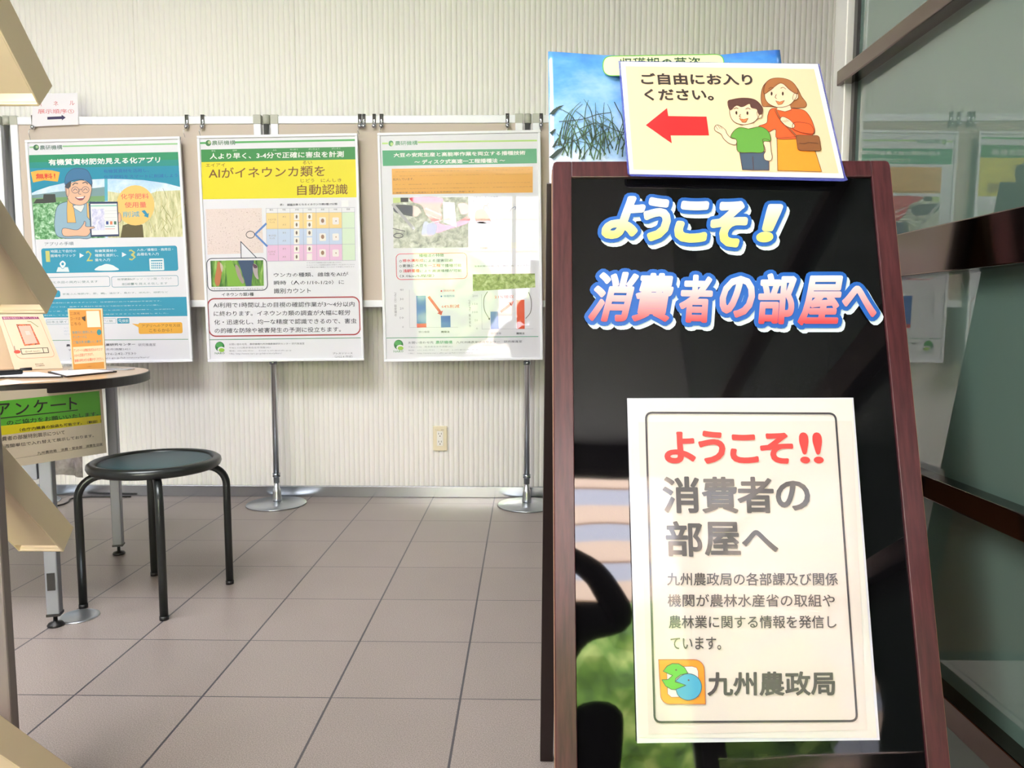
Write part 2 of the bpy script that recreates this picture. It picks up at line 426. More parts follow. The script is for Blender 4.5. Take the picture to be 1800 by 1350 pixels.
# ================================================================== PANEL STANDS
YP = 3.42
tan_ = mat((196, 184, 172), 0.85, name='panel_fabric'); noise_bump(tan_, 900, 0.2, 0.0005)
capm = mat((176, 178, 166), 0.5, name='cap_plastic')
PX = [-3.55, -2.362, -1.172, 0.010]
ZB, ZR0, ZR1, ZT = 0.925, 0.957, 1.748, 1.784
def ptop(u, v): return atY(u, v, YP)
lab = ['beige panel board at far left, mostly outside the picture', 'beige display panel behind the teal app poster', 'beige display panel behind the yellow-headed and the soybean posters']
for k in range(3):
    x0, x1 = PX[k]+0.022, PX[k+1]-0.022
    t = thing('display_panel', ((x0+x1)/2, YP, ZB), lab[k], 'panel', 'display panels along the ribbed wall')
    bm = bmesh.new(); box2(bm, (x0+0.03, YP-0.006, ZR0-0.004), (x1-0.03, YP+0.006, ZR1+0.004)); obj('panel_board', bm, tan_, t)
    for z0, z1, nm in ((ZR1, ZT-0.001, 'top_rail'), (ZB, ZR0, 'bottom_rail')):
        bm = bmesh.new(); box2(bm, (x0+0.032, YP-0.013, z0), (x1-0.032, YP+0.013, z1)); obj(nm, bm, ALUW, t, bevel=0.003)
    for xx in (x0, x1-0.034):
        bm = bmesh.new(); box2(bm, (xx, YP-0.014, ZB-0.003), (xx+0.034, YP+0.014, ZT-0.035)); o = obj('side_post', bm, ALUW, t, bevel=0.003)
        bm = bmesh.new(); box2(bm, (xx-0.001, YP-0.016, ZT-0.037), (xx+0.035, YP+0.016, ZT+0.004)); obj('post_cap', bm, capm, t, bevel=0.003)
# right neighbour panel, ends behind the signboard
t = thing('display_panel', (0.64, YP, ZB), 'beige display panel at right, seen between the soybean poster and the signboard', 'panel', 'display panels along the ribbed wall')
x0, x1 = 0.032, 1.17
bm = bmesh.new(); box2(bm, (x0+0.03, YP-0.006, ZR0-0.004), (x1-0.03, YP+0.006, ZR1+0.004)); obj('panel_board', bm, tan_, t)
for z0, z1, nm in ((ZR1, ZT-0.001, 'top_rail'), (ZB, ZR0, 'bottom_rail')):
    bm = bmesh.new(); box2(bm, (x0+0.032, YP-0.013, z0), (x1-0.032, YP+0.013, z1)); obj(nm, bm, ALUW, t, bevel=0.003)
for xx in (x0, x1-0.034):
    bm = bmesh.new(); box2(bm, (xx, YP-0.014, ZB-0.003), (xx+0.034, YP+0.014, ZT-0.035)); obj('side_post', bm, ALUW, t, bevel=0.003)
    bm = bmesh.new(); box2(bm, (xx-0.001, YP-0.016, ZT-0.037), (xx+0.035, YP+0.016, ZT+0.004)); obj('post_cap', bm, capm, t, bevel=0.003)
m_base = mat((178, 184, 190), 0.3, 0.85, name='base_steel')
for k, (xx, lb) in enumerate(((PX[1], 'panel pole with round steel base, behind the table legs at left'), (PX[2], 'panel pole with round steel base, standing under the yellow-headed poster'), (PX[3], 'panel pole with round steel base, under the soybean poster beside the signboard'))):
    t = thing('panel_pole', (xx, YP, 0), lb, 'pole', 'poles holding the display panels')
    bm = bmesh.new(); tube(bm, [(xx, YP, 0.10), (xx, YP, ZT-0.03)], 0.0135, 24); obj('pole', bm, ALU, t, True)
    bm = bmesh.new(); tube(bm, [(xx, YP, ZT-0.036), (xx, YP, ZT+0.004)], 0.0165, 24); obj('pole_cap', bm, capm, t, True)
    bm = bmesh.new(); lathe(bm, [(0, 0.03), (0.021, 0.03), (0.021, 0.045), (0.0185, 0.075), (0.017, 0.09), (0.013, 0.094), (0.013, 0.128), (0, 0.128)], (xx, YP, -0.018), 24); obj('sleeve', bm, ALU, t, True)
    for zz in (0.128, 0.66):
        bm = bmesh.new(); lathe(bm, [(0.0136, 0), (0.0175, 0.001), (0.0175, 0.018), (0.0136, 0.019)], (xx, YP, zz), 24); obj('clamp_ring', bm, STEEL, t, True)
    bm = bmesh.new(); lathe(bm, [(0, 0), (0.135, 0), (0.138, 0.003), (0.135, 0.006), (0.06, 0.010), (0.022, 0.013), (0, 0.013)], (xx, YP-0.012, 0), 64); obj('base_plate', bm, m_base, t, True)

# ================================================================== POSTERS
YF = 3.365
NAVY = (45, 55, 110); TEXT = (62, 62, 70)
def poster_frame(corner_px, label, w=0.012):
    P = [atY(u, v, YF) for u, v in corner_px]              # TL TR BR BL
    ax = ((P[1]-P[0])+(P[2]-P[3])).normalized(); c = (P[0]+P[1]+P[2]+P[3])/4
    ay = Vector((0, 0, 1)); ay = (ay-ax*ay.dot(ax)).normalized(); nn = ax.cross(ay)
    hw = ((P[1]-P[0]).length+(P[2]-P[3]).length)/4; hh = ((P[0]-P[3]).length+(P[1]-P[2]).length)/4
    t = thing('framed_poster', (c.x, c.y, c.z-hh), label, 'poster', 'framed posters hanging from the display panels')
    bm = bmesh.new(); R = Matrix((ax, ay, nn)).transposed()
    box(bm, c+ay*(hh-w/2), (2*hw, w, 0.014), R); box(bm, c-ay*(hh-w/2), (2*hw, w, 0.014), R)
    for s_ in (-1, 1): box(bm, c+ax*s_*(hw-w/2), (w, 2*(hh-w), 0.014), R)
    obj('frame', bm, ALUW, t, bevel=0.0025)
    bm = bmesh.new(); box(bm, c-nn*0.004, (2*hw-w, 2*hh-w, 0.004), R); obj('backing', bm, mat((225, 228, 232), 0.6), t)
    s = Sheet(c+nn*0.0, ax, ay); s.hw, s.hh, s.c = hw-w, hh-w, c
    s.gloss = True; s.dim = 0.925
    s.face([(-s.hw, -s.hh), (s.hw, -s.hh), (s.hw, s.hh), (-s.hw, s.hh)], (238, 239, 246), 0)
    return t, s, (c, ax, ay, nn, hw, hh)
def hooks(fr, offs, t):
    c, ax, ay, nn, hw, hh = fr
    for d in offs:
        x = (c+ax*d).x; zt = (c+ax*d+ay*hh).z
        yy = YP-0.013
        bm = bmesh.new()
        box2(bm, (x-0.008, yy-0.004, ZR1-0.016), (x+0.008, yy-0.0005, ZT+0.004)); box2(bm, (x-0.008, yy-0.004, ZT+0.001), (x+0.008, yy+0.028, ZT+0.004))
        bmesh.ops.create_uvsphere(bm, u_segments=12, v_segments=8, radius=0.010, matrix=Matrix.Translation((x, yy-0.010, ZR1-0.014)))
        tube(bm, [(x, yy-0.010, ZR1-0.022), (x+0.004, YF+0.006, ZR1-0.030), (x-0.004, YF+0.008, ZR1-0.040), (x+0.003, YF+0.009, zt-0.002)], 0.0012, 6)
        obj('hook', bm, CHROME, t, True)
def naro_logo(s, x, y, r, lay=2):
    s.ell(x, y, r, r*1.05, (35, 120, 60), lay)
    s.ell(x-r*0.1, y-r*0.35, r*0.75, r*0.55, (75, 165, 85), lay+1)
    s.ell(x+r*0.35, y+r*0.62, r*0.80, r*0.58, (240, 242, 245), lay+2)
    s.ell(x+r*0.42, y+r*0.75, r*0.62, r*0.42, (150, 200, 70), lay+3)

# ---------- poster 1 : teal app poster
t1, s, fr1 = poster_frame([(45.5, 246.3), (320.6, 240), (336, 636), (73.3, 641)], 'framed poster with teal header and cartoon farmer holding a tablet, behind the round-ended table')
s.crop = (0, 200, 5.143)
s.line([(570, 294), (1625, 271)], 13, (150, 208, 150), 1); s.line([(272, 303), (300, 302)], 13, (150, 208, 150), 1)
s.ell(327, 305, 26, 26, (60, 110, 80), 1); s.ell(335, 300, 13, 13, (160, 200, 150), 2)
s.text('農研機構', 362, 328, 562, 281, (100, 130, 120), 2, 0.012)
pf = photo('field_photo', 55, [(0.30, (50, 90, 60)), (0.45, (90, 150, 95)), (0.58, (160, 200, 165)), (0.7, (235, 245, 240))])
pg = photo('grass_photo', 30, [(0.28, (150, 156, 104)), (0.46, (196, 196, 150)), (0.62, (220, 218, 184)), (0.75, (234, 232, 212))], stretch=(2.2, 1, 0.45))
ps = photo('sky_photo', 9, [(0.3, (150, 195, 235)), (0.6, (215, 232, 248)), (0.8, (240, 246, 252))])
s.poly([(283, 560), (1640, 560), (1655, 1110), (303, 1137)], ps, 1)
s.poly([(285, 790), (400, 760), (955, 750), (955, 1122), (303, 1137)], pf, 1.5)
s.poly([(290, 735), (520, 705), (700, 690), (955, 660), (955, 742), (288, 762)], (125, 160, 165), 2)
s.poly([(290, 762), (955, 742), (955, 790), (290, 800)], (120, 165, 110), 2)
s.poly([(300, 812), (330, 772), (390, 770), (395, 728), (500, 726), (508, 800), (420, 808)], (62, 68, 62), 2.5)
s.poly([(975, 700), (1100, 720), (1250, 760), (1420, 700), (1648, 690), (1655, 1112), (975, 1122)], pg, 1.5)
for k in range(60):
    x = random.uniform(1000, 1640); y = random.uniform(760, 1080); a = random.uniform(-60, 60)
    s.line([(x, y), (x+a, y-random.uniform(40, 110))], 3, random.choice([(235, 225, 170), (150, 150, 80), (205, 195, 120), (110, 115, 55)]), 2)
s.poly([(1090, 1120), (1110, 1010), (1200, 980), (1290, 1005), (1300, 1118)], (95, 85, 50), 2)
s.poly([(265, 374), (1624, 345), (1627, 480), (271, 505)], (38, 150, 105), 2)
T = (22, 146, 178)
s.poly([(270, 478), (1627, 462), (1640, 665), (1500, 628), (1300, 600), (1100, 590), (950, 588), (800, 595), (600, 622), (450, 655), (340, 692), (284, 718)], T, 2.5)
s.poly([(268, 440), (1626, 415), (1627, 470), (270, 492)], (30, 148, 140), 2.8)
s.poly([(945, 588), (973, 588), (975, 788), (948, 790)], (95, 185, 210), 3)
s.text('有機質資材肥効見える化アプリ', 442, 468, 1448, 388, (250, 252, 252), 4, 0.03)
s.shape([(280, 527), (340, 513), (400, 508), (470, 512), (542, 528), (524, 614), (400, 602), (300, 622)], (240, 185, 75), 4)
s.text('無料！', 328, 592, 500, 537, (225, 65, 50), 5, 0.03)
s.text('有機質資材を活用し、', 938, 538, 1345, 494, (35, 105, 175), 4, 0.01); s.text('化学肥料をスマートに削減しよう', 943, 590, 1608, 540, (35, 105, 175), 4, 0.01)
s.ell(1225, 828, 172, 182, (246, 205, 118), 4)
s.text('化学肥料', 1096, 775, 1345, 718, (232, 105, 95), 5, 0.01); s.text('使用量', 1130, 852, 1322, 795, (232, 105, 95), 5, 0.01); s.text('削減', 1115, 937, 1262, 880, (95, 180, 205), 5, 0.01)
s.poly([(1280, 880), (1310, 870), (1335, 905), (1348, 895), (1342, 940), (1300, 925), (1312, 915)], (40, 150, 190), 5)
# farmer drawing
LN = (60, 80, 110); SK = (235, 190, 160); SH = (150, 185, 205)
s.blob([(585, 800), (520, 840), (495, 960), (505, 1080), (560, 1122), (700, 1125), (830, 1110), (835, 900), (780, 800), (690, 790)], SH, 4, LN, 4)
s.blob([(660, 835), (760, 820), (740, 885), (715, 880)], (235, 238, 235), 5, LN, 3)
s.shape([(612, 770), (650, 780), (672, 870), (688, 985), (610, 985), (606, 870)], (240, 190, 110), 5, LN, 3)
s.shape([(785, 800), (803, 810), (812, 960), (790, 930)], (240, 190, 110), 5, LN, 3)
s.blob([(620, 640), (600, 690), (622, 780), (660, 815), (730, 828), (790, 800), (820, 740), (825, 650), (740, 600)], SK, 6, LN, 4)
s.blob([(592, 665), (602, 740), (620, 745), (625, 690)], SK, 6.2, LN, 3)
s.poly([(588, 665), (600, 600), (650, 590), (640, 660), (620, 680)], (75, 80, 90), 6.6)
s.poly([(790, 610), (830, 600), (835, 665), (820, 645)], (75, 80, 90), 6.6)
s.blob([(590, 640), (600, 560), (650, 505), (720, 493), (790, 512), (825, 575), (832, 640), (770, 600), (700, 596), (640, 612)], (60, 120, 165), 7, LN, 4)
s.ell(682, 690, 32, 28, None, 7, LN, 4); s.ell(775, 688, 32, 28, None, 7, LN, 4)
s.line(s.curve([(665, 695), (682, 680), (700, 693)]), 5, LN, 7.5); s.line(s.curve([(757, 693), (775, 678), (793, 692)]), 5, LN, 7.5)
s.line([(714, 684), (743, 684)], 4, LN, 7.5); s.line(s.curve([(725, 690), (712, 722), (735, 728)]), 4, LN, 7.5)
s.line(s.curve([(660, 645), (680, 628), (705, 632)]), 8, (80, 80, 85), 7.5); s.line(s.curve([(750, 628), (775, 620), (795, 635)]), 8, (80, 80, 85), 7.5)
s.blob([(682, 755), (725, 762), (770, 745), (750, 778), (715, 780)], (150, 75, 85), 7, LN, 3); s.poly([(690, 757), (765, 749), (755, 762), (710, 766)], (250, 250, 250), 8)
s.poly([(808, 795), (1066, 795), (1080, 1108), (822, 1112)], (45, 60, 100), 7)
s.poly([(820, 815), (1058, 812), (1072, 1090), (832, 1097)], (244, 248, 250), 7.5)
s.poly([(822, 828), (1060, 824), (1060, 836), (822, 840)], (150, 215, 200), 8)
s.poly([(832, 862), (945, 858), (950, 1052), (840, 1056)], photo('map_photo', 60, [(0.35, (175, 180, 215)), (0.55, (215, 215, 235)), (0.7, (245, 240, 240))]), 8)
for yy in (880, 905, 940, 965): s.line([(950, yy), (1058, yy-3)], 2, (190, 195, 205), 8)
for xx, cc in ((972, (50, 75, 150)), (1008, (225, 130, 90)), (1043, (70, 120, 95))): s.poly([(xx-11, 972), (xx+11, 972), (xx+12, 1002), (xx-10, 1002)], cc, 8.5)
s.line([(955, 1020), (1040, 1018)], 5, (80, 160, 160), 8.5); s.line([(955, 1042), (1040, 1040)], 4, (220, 120, 110), 8.5)
s.blob([(575, 1035), (700, 1050), (755, 1000), (765, 972), (778, 985), (780, 1018), (850, 1022), (855, 1034), (815, 1045), (820, 1060), (812, 1085), (780, 1108), (700, 1105), (580, 1105)], SK, 9, LN, 4)
s.blob([(1072, 900), (1090, 905), (1098, 960), (1085, 980), (1072, 975)], SK, 8, LN, 3)
# lower half
s.crop = (0, 420, 5.143); B = (45, 155, 188)
s.text('アプリの手順', 405, 62, 665, 25, (110, 130, 145), 2, 0.01)
s.rrect(388, 312, 1600, 60, 22, B, 1)
for tt, x, y, X, Y in (('1', 418, 208, 448, 108), ('2', 782, 202, 833, 106), ('3', 1170, 195, 1224, 95)): s.text(tt, x, y, X, Y, (205, 205, 120), 2)
WH = (235, 246, 250)
for tt, x, y, X, Y in (('地図上で自分の', 458, 126, 688, 95), ('圃場をクリック', 460, 166, 682, 136), ('有機質資材の', 858, 122, 1055, 92), ('種類を選択し、', 860, 163, 1068, 132), ('量を入力', 860, 203, 995, 175), ('入水／播種日・施用日・', 1240, 112, 1565, 80), ('品種名を入力', 1240, 152, 1435, 122)): s.text(tt, x, y, X, Y, WH, 2, 0.008)
s.poly([(720, 128), (720, 172), (760, 150)], (240, 246, 250), 2); s.poly([(1103, 120), (1103, 164), (1145, 142)], (240, 246, 250), 2)
s.poly([(510, 298), (525, 255), (615, 255), (628, 298)], WH, 2); s.blob([(568, 270), (538, 225), (568, 195), (598, 225)], WH, 3, B, 4); s.ell(568, 226, 12, 13, B, 4)
s.blob([(865, 284), (890, 250), (920, 240), (960, 226), (1010, 235), (1040, 250), (1068, 282)], WH, 2)
s.rrect(1355, 285, 1480, 175, 8, WH, 2); s.rect(1365, 192, 1470, 200, B, 3)
for r_ in range(3):
    for c_ in range(6): s.rect(1370+c_*17, 215+r_*20, 1381+c_*17, 228+r_*20, B, 3)
s.rrect_line(330, 442, 990, 338, 18, 5, (120, 170, 190), 1); s.rrect_line(1013, 437, 1608, 330, 18, 5, (120, 170, 190), 1)
GT = (115, 150, 155)
s.text('畑と水田の両方に使えます', 440, 405, 886, 374, GT, 2, 0.006); s.text('化学肥料(チッソ・リン酸・カリ)の', 1062, 378, 1555, 346, GT, 2); s.text('削減量を見える化します', 1105, 420, 1515, 390, GT, 2)
s.rrect(480, 528, 543, 465, 18, B, 1); s.text('家畜ふん堆肥(牛、豚、鶏)、油かす、魚かす、米ぬか、緑肥など', 567, 510, 1520, 472, GT, 2)
s.poly([(340, 545), (1690, 523), (1694, 697), (340, 712)], B, 1)
for k, tt in enumerate(('有機質資材に含まれるチッソは、化学肥料に比べて肥効が不安定です。', '本アプリでは、施用する資材や地温などで肥効が変動するチッソに関し、', 'チッソ量、地域別に表示。アプリを活用した実証試験で、化学肥料を', '削減しても慣行と同等の収量を確保できることを確認しました。')):
    s.text(tt, 400, 586+k*37, (1460, 1460, 1580, 1525)[k], 555+k*37, (215, 236, 242), 2)
s.rrect_line(422, 773, 1047, 718, 6, 4, (150, 185, 200), 1); s.text('日本土壌インベントリー　アプリ版', 432, 762, 1020, 730, GT, 2)
s.rrect(1062, 766, 1168, 714, 6, B, 1); s.text('検索', 1105, 755, 1160, 726, WH, 2); s.ell(1085, 736, 9, 9, None, 2, WH, 4); s.line([(1090, 743), (1100, 756)], 4, WH, 2)
s.rrect(1256, 860, 1647, 752, 16, (240, 180, 62), 1.5); s.poly([(1192, 765), (1262, 772), (1262, 805)], (240, 180, 62), 1)
s.text('アプリへのアクセスは', 1282, 800, 1628, 766, (130, 95, 40), 2, 0.008); s.text('こちらから！', 1350, 843, 1552, 810, (130, 95, 40), 2, 0.008)
for k, tt in enumerate(('いつでも、どこでも、', 'かんたんに使える', 'ご意見募集中です')): s.text(tt, 580, 812+k*28, (960, 940, 930)[k], 792+k*28, (175, 195, 215), 2)
s.line([(400, 918), (1700, 907)], 5, (90, 160, 120), 1)
s.text('農研機構 九州沖縄農業研究センター', 600, 975, 1222, 940, (60, 62, 75), 2, 0.02); s.text('研究推進室', 1252, 970, 1408, 942, (120, 120, 135), 2)
s.text('〒861-1192 熊本県合志市須屋2421', 620, 1015, 1175, 985, (120, 120, 135), 2); s.text('Tel. 096-242-7530', 850, 1052, 1232, 1025, (120, 120, 135), 2)
s.text('URL: https://www.naro.go.jp/laboratory/karc/', 640, 1094, 1350, 1062, (120, 120, 135), 2)
s.put('printed_sheet', t1); hooks(fr1, (-fr1[4]+0.005, fr1[4]+0.004), t1)

# ---------- poster 2 : yellow headline
t2, s, fr2 = poster_frame([(347.9, 239.3), (629.8, 234), (639.2, 633.9), (364.6, 636.4)], 'framed poster with a bright yellow headline band and brown lettering, middle of the three')
s.crop = (330, 180, 5.143)
s.line([(432, 361), (1512, 340)], 17, (85, 178, 98), 1); s.line([(118, 368), (155, 367)], 17, (85, 178, 98), 1)
s.ell(187, 368, 26, 27, (60, 130, 70), 1); s.ell(196, 362, 14, 14, (185, 205, 150), 2); s.text('農研機構', 220, 388, 430, 342, (85, 130, 95), 2, 0.012)
s.poly([(120, 427), (1515, 401), (1518, 515), (124, 540)], (45, 140, 65), 1)
s.poly([(124, 540), (1518, 515), (1526, 858), (134, 876)], (236, 224, 22), 1)
s.text3('人より早く、3-4分で正確に害虫を計測', (200, 515), (1410, 495), (200, 460), (248, 250, 245), 3, 0.02)
for tt, x, X, y in (('ひと', 216, 250, 447), ('はや', 408, 445, 443), ('ふん', 770, 805, 438), ('せいかく', 925, 995, 434), ('がいちゅう', 1093, 1190, 430), ('けいそく', 1305, 1380, 426)): s.text(tt, x, y, X, y-16, (225, 240, 225), 3)
BR = (122, 78, 22)
s.text('エイアイ', 165, 584, 338, 550, BR, 3, 0.006)
s.text3('AIがイネウンカ類を', (190, 690), (1240, 668), (190, 592), BR, 3, 0.008, 3); s.text('るい', 1040, 562, 1125, 528, BR, 3, 0.006)
s.text('じどう', 1022, 726, 1145, 690, BR, 3, 0.006); s.text('にんしき', 1205, 722, 1390, 688, BR, 3, 0.006)
s.text3('自動認識', (990, 840), (1446, 832), (990, 745), BR, 3, 0.008, 3)
s.text('表1　調査対象となるイネウンカ類3種17分類', 834, 936, 1352, 908, (80, 80, 90), 3, 0.01)
s.poly([(1388, 888), (1452, 886), (1453, 942), (1390, 944)], (252, 253, 255), 2)
ins = photo('insect_tray_photo', 420, [(0.25, (120, 95, 90)), (0.38, (205, 190, 185)), (0.55, (222, 208, 203)), (0.75, (232, 222, 218))])
s.poly([(162, 965), (668, 955), (685, 1360), (180, 1376)], ins, 1)
for k in range(90):
    x = random.uniform(180, 665); y = random.uniform(975, 1350); s.poly([(x, y), (x+4, y+1), (x+3, y+5), (x-1, y+4)], (125, 90, 85), 1.5)
# table of insects
s.poly([(708, 958), (1508, 950), (1508, 990), (708, 1000)], (240, 241, 247), 1)
s.poly([(708, 1000), (1392, 992), (1393, 1138), (712, 1145)], (246, 216, 150), 1); s.poly([(712, 1145), (1393, 1138), (1394, 1283), (716, 1290)], (200, 216, 242), 1)
s.poly([(716, 1290), (1394, 1283), (1396, 1428), (720, 1436)], (238, 196, 228), 1); s.poly([(1392, 992), (1508, 990), (1514, 1428), (1396, 1430)], (220, 240, 214), 1)
for x in (708, 812, 925, 1042, 1160, 1276, 1392, 1508): s.line([(x, 956), (x+8, 1432)], 2.5, (165, 170, 190), 2)
for y in (956, 998, 1142, 1287, 1433): s.line([(708, y+3), (1510, y-6)], 2.5, (165, 170, 190), 2)
for k, tt in enumerate(('種名', '性', '長翅', '短翅', '老齢', '中齢', '若齢')): s.text(tt, 740+k*116, 980-k, 772+k*116, 963-k, (120, 120, 135), 3)
for r_ in range(3):
    y = 1070+r_*145
    s.text(('トビイロ', 'セジロ', 'ヒメトビ')[r_], 732, y-2, 795, y-20, (140, 120, 100), 3); s.text('ウンカ', 740, y+22, 785, y+6, (140, 120, 100), 3)
    for q_ in range(2):
        yy = y-36+q_*72; s.text(('オス', 'メス')[q_], 858, yy+8, 888, yy-8, (130, 115, 110), 3)
        for xx, w_ in ((985, 9), (1101, 11)):
            s.poly([(xx-24, yy-30), (xx+24, yy-31), (xx+24, yy+30), (xx-24, yy+31)], (246, 243, 238), 3)
            if not (r_ and q_ and xx == 1101): s.ell(xx, yy, w_, 17, (128, 112, 104), 4, n=12)
    s.rrect(1192, y+38, 1248, y-32, 8, (246, 241, 236), 3); s.ell(1220, y, 15, 20, (160, 125, 105), 4, n=12)
    s.rrect(1310, y+34, 1366, y-30, 8, (246, 241, 238), 3); s.ell(1341, y+2, 6, 8, (190, 165, 150), 4, n=10)
s.line([(708, 1098), (610, 1192), (716, 1298)], 17, (90, 135, 205), 3)
s.ell(567, 1196, 38, 31, None, 3, (50, 55, 62), 6)
# lower half
s.crop = (330, 420, 5.143)
s.shape(s.curve([(485, 178), (480, 22), (622, 168)], 1), (238, 239, 246), 3)
s.poly([(484, 180), (480, 22), (622, 172)], (220, 208, 204), 2.4)
s.rrect(184, 470, 712, 170, 50, (240, 241, 247), 2); s.rrect_line(184, 470, 712, 170, 50, 7, (50, 58, 78), 3)
s.line([(484, 176), (480, 24), (620, 168)], 7, (50, 58, 78), 3.5)
s.poly([(205, 198), (683, 192), (690, 424), (216, 434)], photo('leaf_photo', 26, [(0.3, (30, 60, 30)), (0.45, (70, 115, 50)), (0.6, (120, 165, 70)), (0.75, (185, 210, 140))], stretch=(1.6, 1, 0.3)), 4)
s.poly([(345, 195), (395, 194), (520, 428), (440, 430), (360, 428)], (125, 180, 60), 5)
s.poly([(455, 194), (600, 193), (575, 427), (530, 428)], (52, 78, 110), 5)
s.blob([(275, 205), (315, 240), (305, 330), (290, 410), (262, 425), (245, 370), (262, 270)], (190, 120, 75), 6); s.blob([(295, 215), (320, 250), (312, 300), (298, 260)], (205, 190, 170), 7)
s.blob([(430, 240), (460, 250), (490, 330), (510, 390), (490, 400), (450, 330)], (165, 150, 140), 6); s.blob([(595, 225), (630, 245), (635, 310), (640, 365), (610, 340), (590, 280)], (178, 168, 170), 6); s.blob([(590, 225), (625, 240), (628, 262), (600, 262)], (90, 60, 80), 7)
for tt, x, X in (('トビイロウンカ', 218, 362), ('セジロウンカ', 388, 510), ('ヒメトビウンカ', 540, 682)): s.text(tt, x, 459, X, 441, (60, 75, 95), 5)
s.text('イネウンカ類3種', 308, 520, 596, 484, (70, 72, 84), 3, 0.01)
for k, tt in enumerate(('※1 セジロウンカ短翅型は日本では稀に見られません', '※2 ヒメトビウンカ短翅型は既知の学習データに含まれていません', '※3 若齢幼虫は種類ごとに分けて学習しております')): s.text(tt, 1075, 222+k*20, (1390, 1512, 1508)[k], 206+k*20, (150, 150, 165), 3)
for k, (tt, X, y, Y) in enumerate((('ウンカの種類、雌雄をAIが', 1452, 346, 298), ('瞬時（人の1/10-1/20）に', 1412, 418, 370), ('識別カウント', 1112, 494, 444))): s.text(tt, 780, y, X, Y, (62, 64, 78), 3, 0.006)
s.rrect_line(196, 880, 1550, 524, 60, 11, (172, 62, 68), 3)
for k, (tt, X) in enumerate((('AI利用で1時間以上の目視の確認作業が3～4分以内', 1508), ('に終わります。イネウンカ類の調査が大幅に軽労', 1468), ('化・迅速化し、均一な精度で認識できるので、害虫', 1526), ('の的確な防除や被害発生の予測に役立ちます。', 1385))):
    s.text3(tt, (232+k*4, 622+k*77), (X, 612+k*76), (232+k*4, 576+k*77), (62, 64, 78), 3, 0.006)
s.line([(186, 911), (1562, 894)], 6, (80, 150, 110), 2)
naro_logo(s, 290, 973, 42, 2); s.text('NARO', 246, 1043, 336, 1024, (80, 135, 95), 3, 0.01)
s.text('お問い合わせ先　農研機構九州沖縄農業研究センター 研究推進室', 376, 962, 1055, 936, (125, 128, 140), 3)
for k, (tt, X) in enumerate((('〒861-1192熊本県合志市須屋2421', 748), ('電話：096-242-7530　　E-mail: q_info@ml.affrc.go.jp', 938), ('URL: http://www.naro.go.jp/laboratory/karc/', 850))): s.text(tt, 376, 993+k*28, X, 972+k*27, (150, 152, 165), 3)
s.text('プレスリリース', 1312, 1043, 1490, 1024, (95, 98, 110), 3, 0.01); s.text('（2022.8 作成）', 1330, 1075, 1492, 1052, (130, 132, 145), 3)
s.put('printed_sheet', t2); hooks(fr2, (-fr2[4]+0.003, fr2[4]-0.004), t2)

COAT[:] = [1.0, 0.02]
# ---------- poster 3 : soybean
t3, s, fr3 = poster_frame([(665.3, 234.4), (950.7, 228), (953.6, 632.9), (673.4, 635.8)], 'framed poster with green title, orange text block and two bar charts, nearest the signboard')
s.crop = (640, 180, 5.143)
s.line([(490, 360), (1558, 345)], 14, (178, 222, 120), 1); s.line([(168, 371), (212, 370)], 14, (178, 222, 120), 1)
s.ell(243, 371, 22, 26, (55, 145, 85), 1); s.ell(250, 377, 13, 16, (190, 225, 140), 2); s.text('農研機構', 280, 390, 483, 345, (100, 165, 125), 2, 0.012)
s.poly([(165, 435), (1560, 418), (1563, 550), (170, 575)], (62, 165, 115), 1)
s.text('大豆の安定生産と高能率作業を両立する播種技術', 268, 497, 1458, 436, (250, 253, 250), 3, 0.03); s.text('～ ディスク式高速一工程播種法 ～', 455, 560, 1275, 504, (250, 253, 250), 3, 0.03)
s.poly([(250, 600), (1525, 580), (1525, 815), (256, 832)], (240, 178, 84), 1)
BT = (120, 92, 66)
for k, (tt, X) in enumerate((('　我が国における大豆栽培では湿害の影響を受けやすく、単収が低い水準に停滞しています。ま', 1500), ('た、農業従事者の減少や高齢化による担い手への農地集積により、一経営体の大豆作付面積が', 1518), ('拡大しています。', 450), ('　そこで、農研機構では、逆転ロータリの前方に大型のサイドディスクを付けたディスク式', 1500), ('湿害回避と高能率作業を両立する新たな播種方法を開発しました。本播種法は大豆の安定生産', 1518), ('と播種作業の省力高速化による生産規模拡大に貢献します。', 1005))):
    s.text(tt, (282, 260, 262, 282, 262, 262)[k], 630+k*39, X, 604+k*39-k//3, BT, 3)
s.poly([(262, 862), (942, 855), (942, 1310), (266, 1318)], photo('soil_photo', 34, [(0.3, (120, 125, 120)), (0.5, (190, 195, 180)), (0.7, (232, 234, 228))]), 1)
s.poly([(262, 862), (400, 860), (395, 900), (262, 910)], (205, 225, 150), 2)
R_ = (222, 52, 78)
s.blob([(430, 860), (700, 862), (690, 960), (700, 1060), (640, 1090), (560, 1010), (520, 930), (440, 900)], R_, 2)
s.poly([(330, 862), (400, 862), (400, 900), (330, 902)], (60, 60, 65), 2.5)
s.poly([(270, 960), (440, 935), (500, 960), (520, 1000), (430, 1010), (280, 985)], (90, 95, 105), 2.5)
s.blob([(280, 930), (420, 930), (500, 960), (480, 1030), (350, 1015), (272, 985)], (95, 98, 105), 2.3)
s.line([(262, 925), (445, 1140)], 26, (190, 190, 195), 4); s.blob([(570, 1110), (630, 1090), (660, 1120), (640, 1190), (580, 1205)], (95, 100, 130), 3)
s.blob([(640, 1090), (760, 1110), (840, 1080), (940, 1030), (940, 1090), (760, 1150), (650, 1178)], (232, 80, 110), 2.2)
s.poly([(712, 900), (818, 905), (838, 1130), (720, 1085)], (250, 251, 253), 3.5)
s.line([(560, 960), (700, 1020)], 14, (245, 190, 200), 3.2); s.line([(560, 1010), (690, 1060)], 12, (245, 190, 200), 3.2); s.line([(600, 1090), (770, 1050)], 6, (230, 225, 225), 3.6)
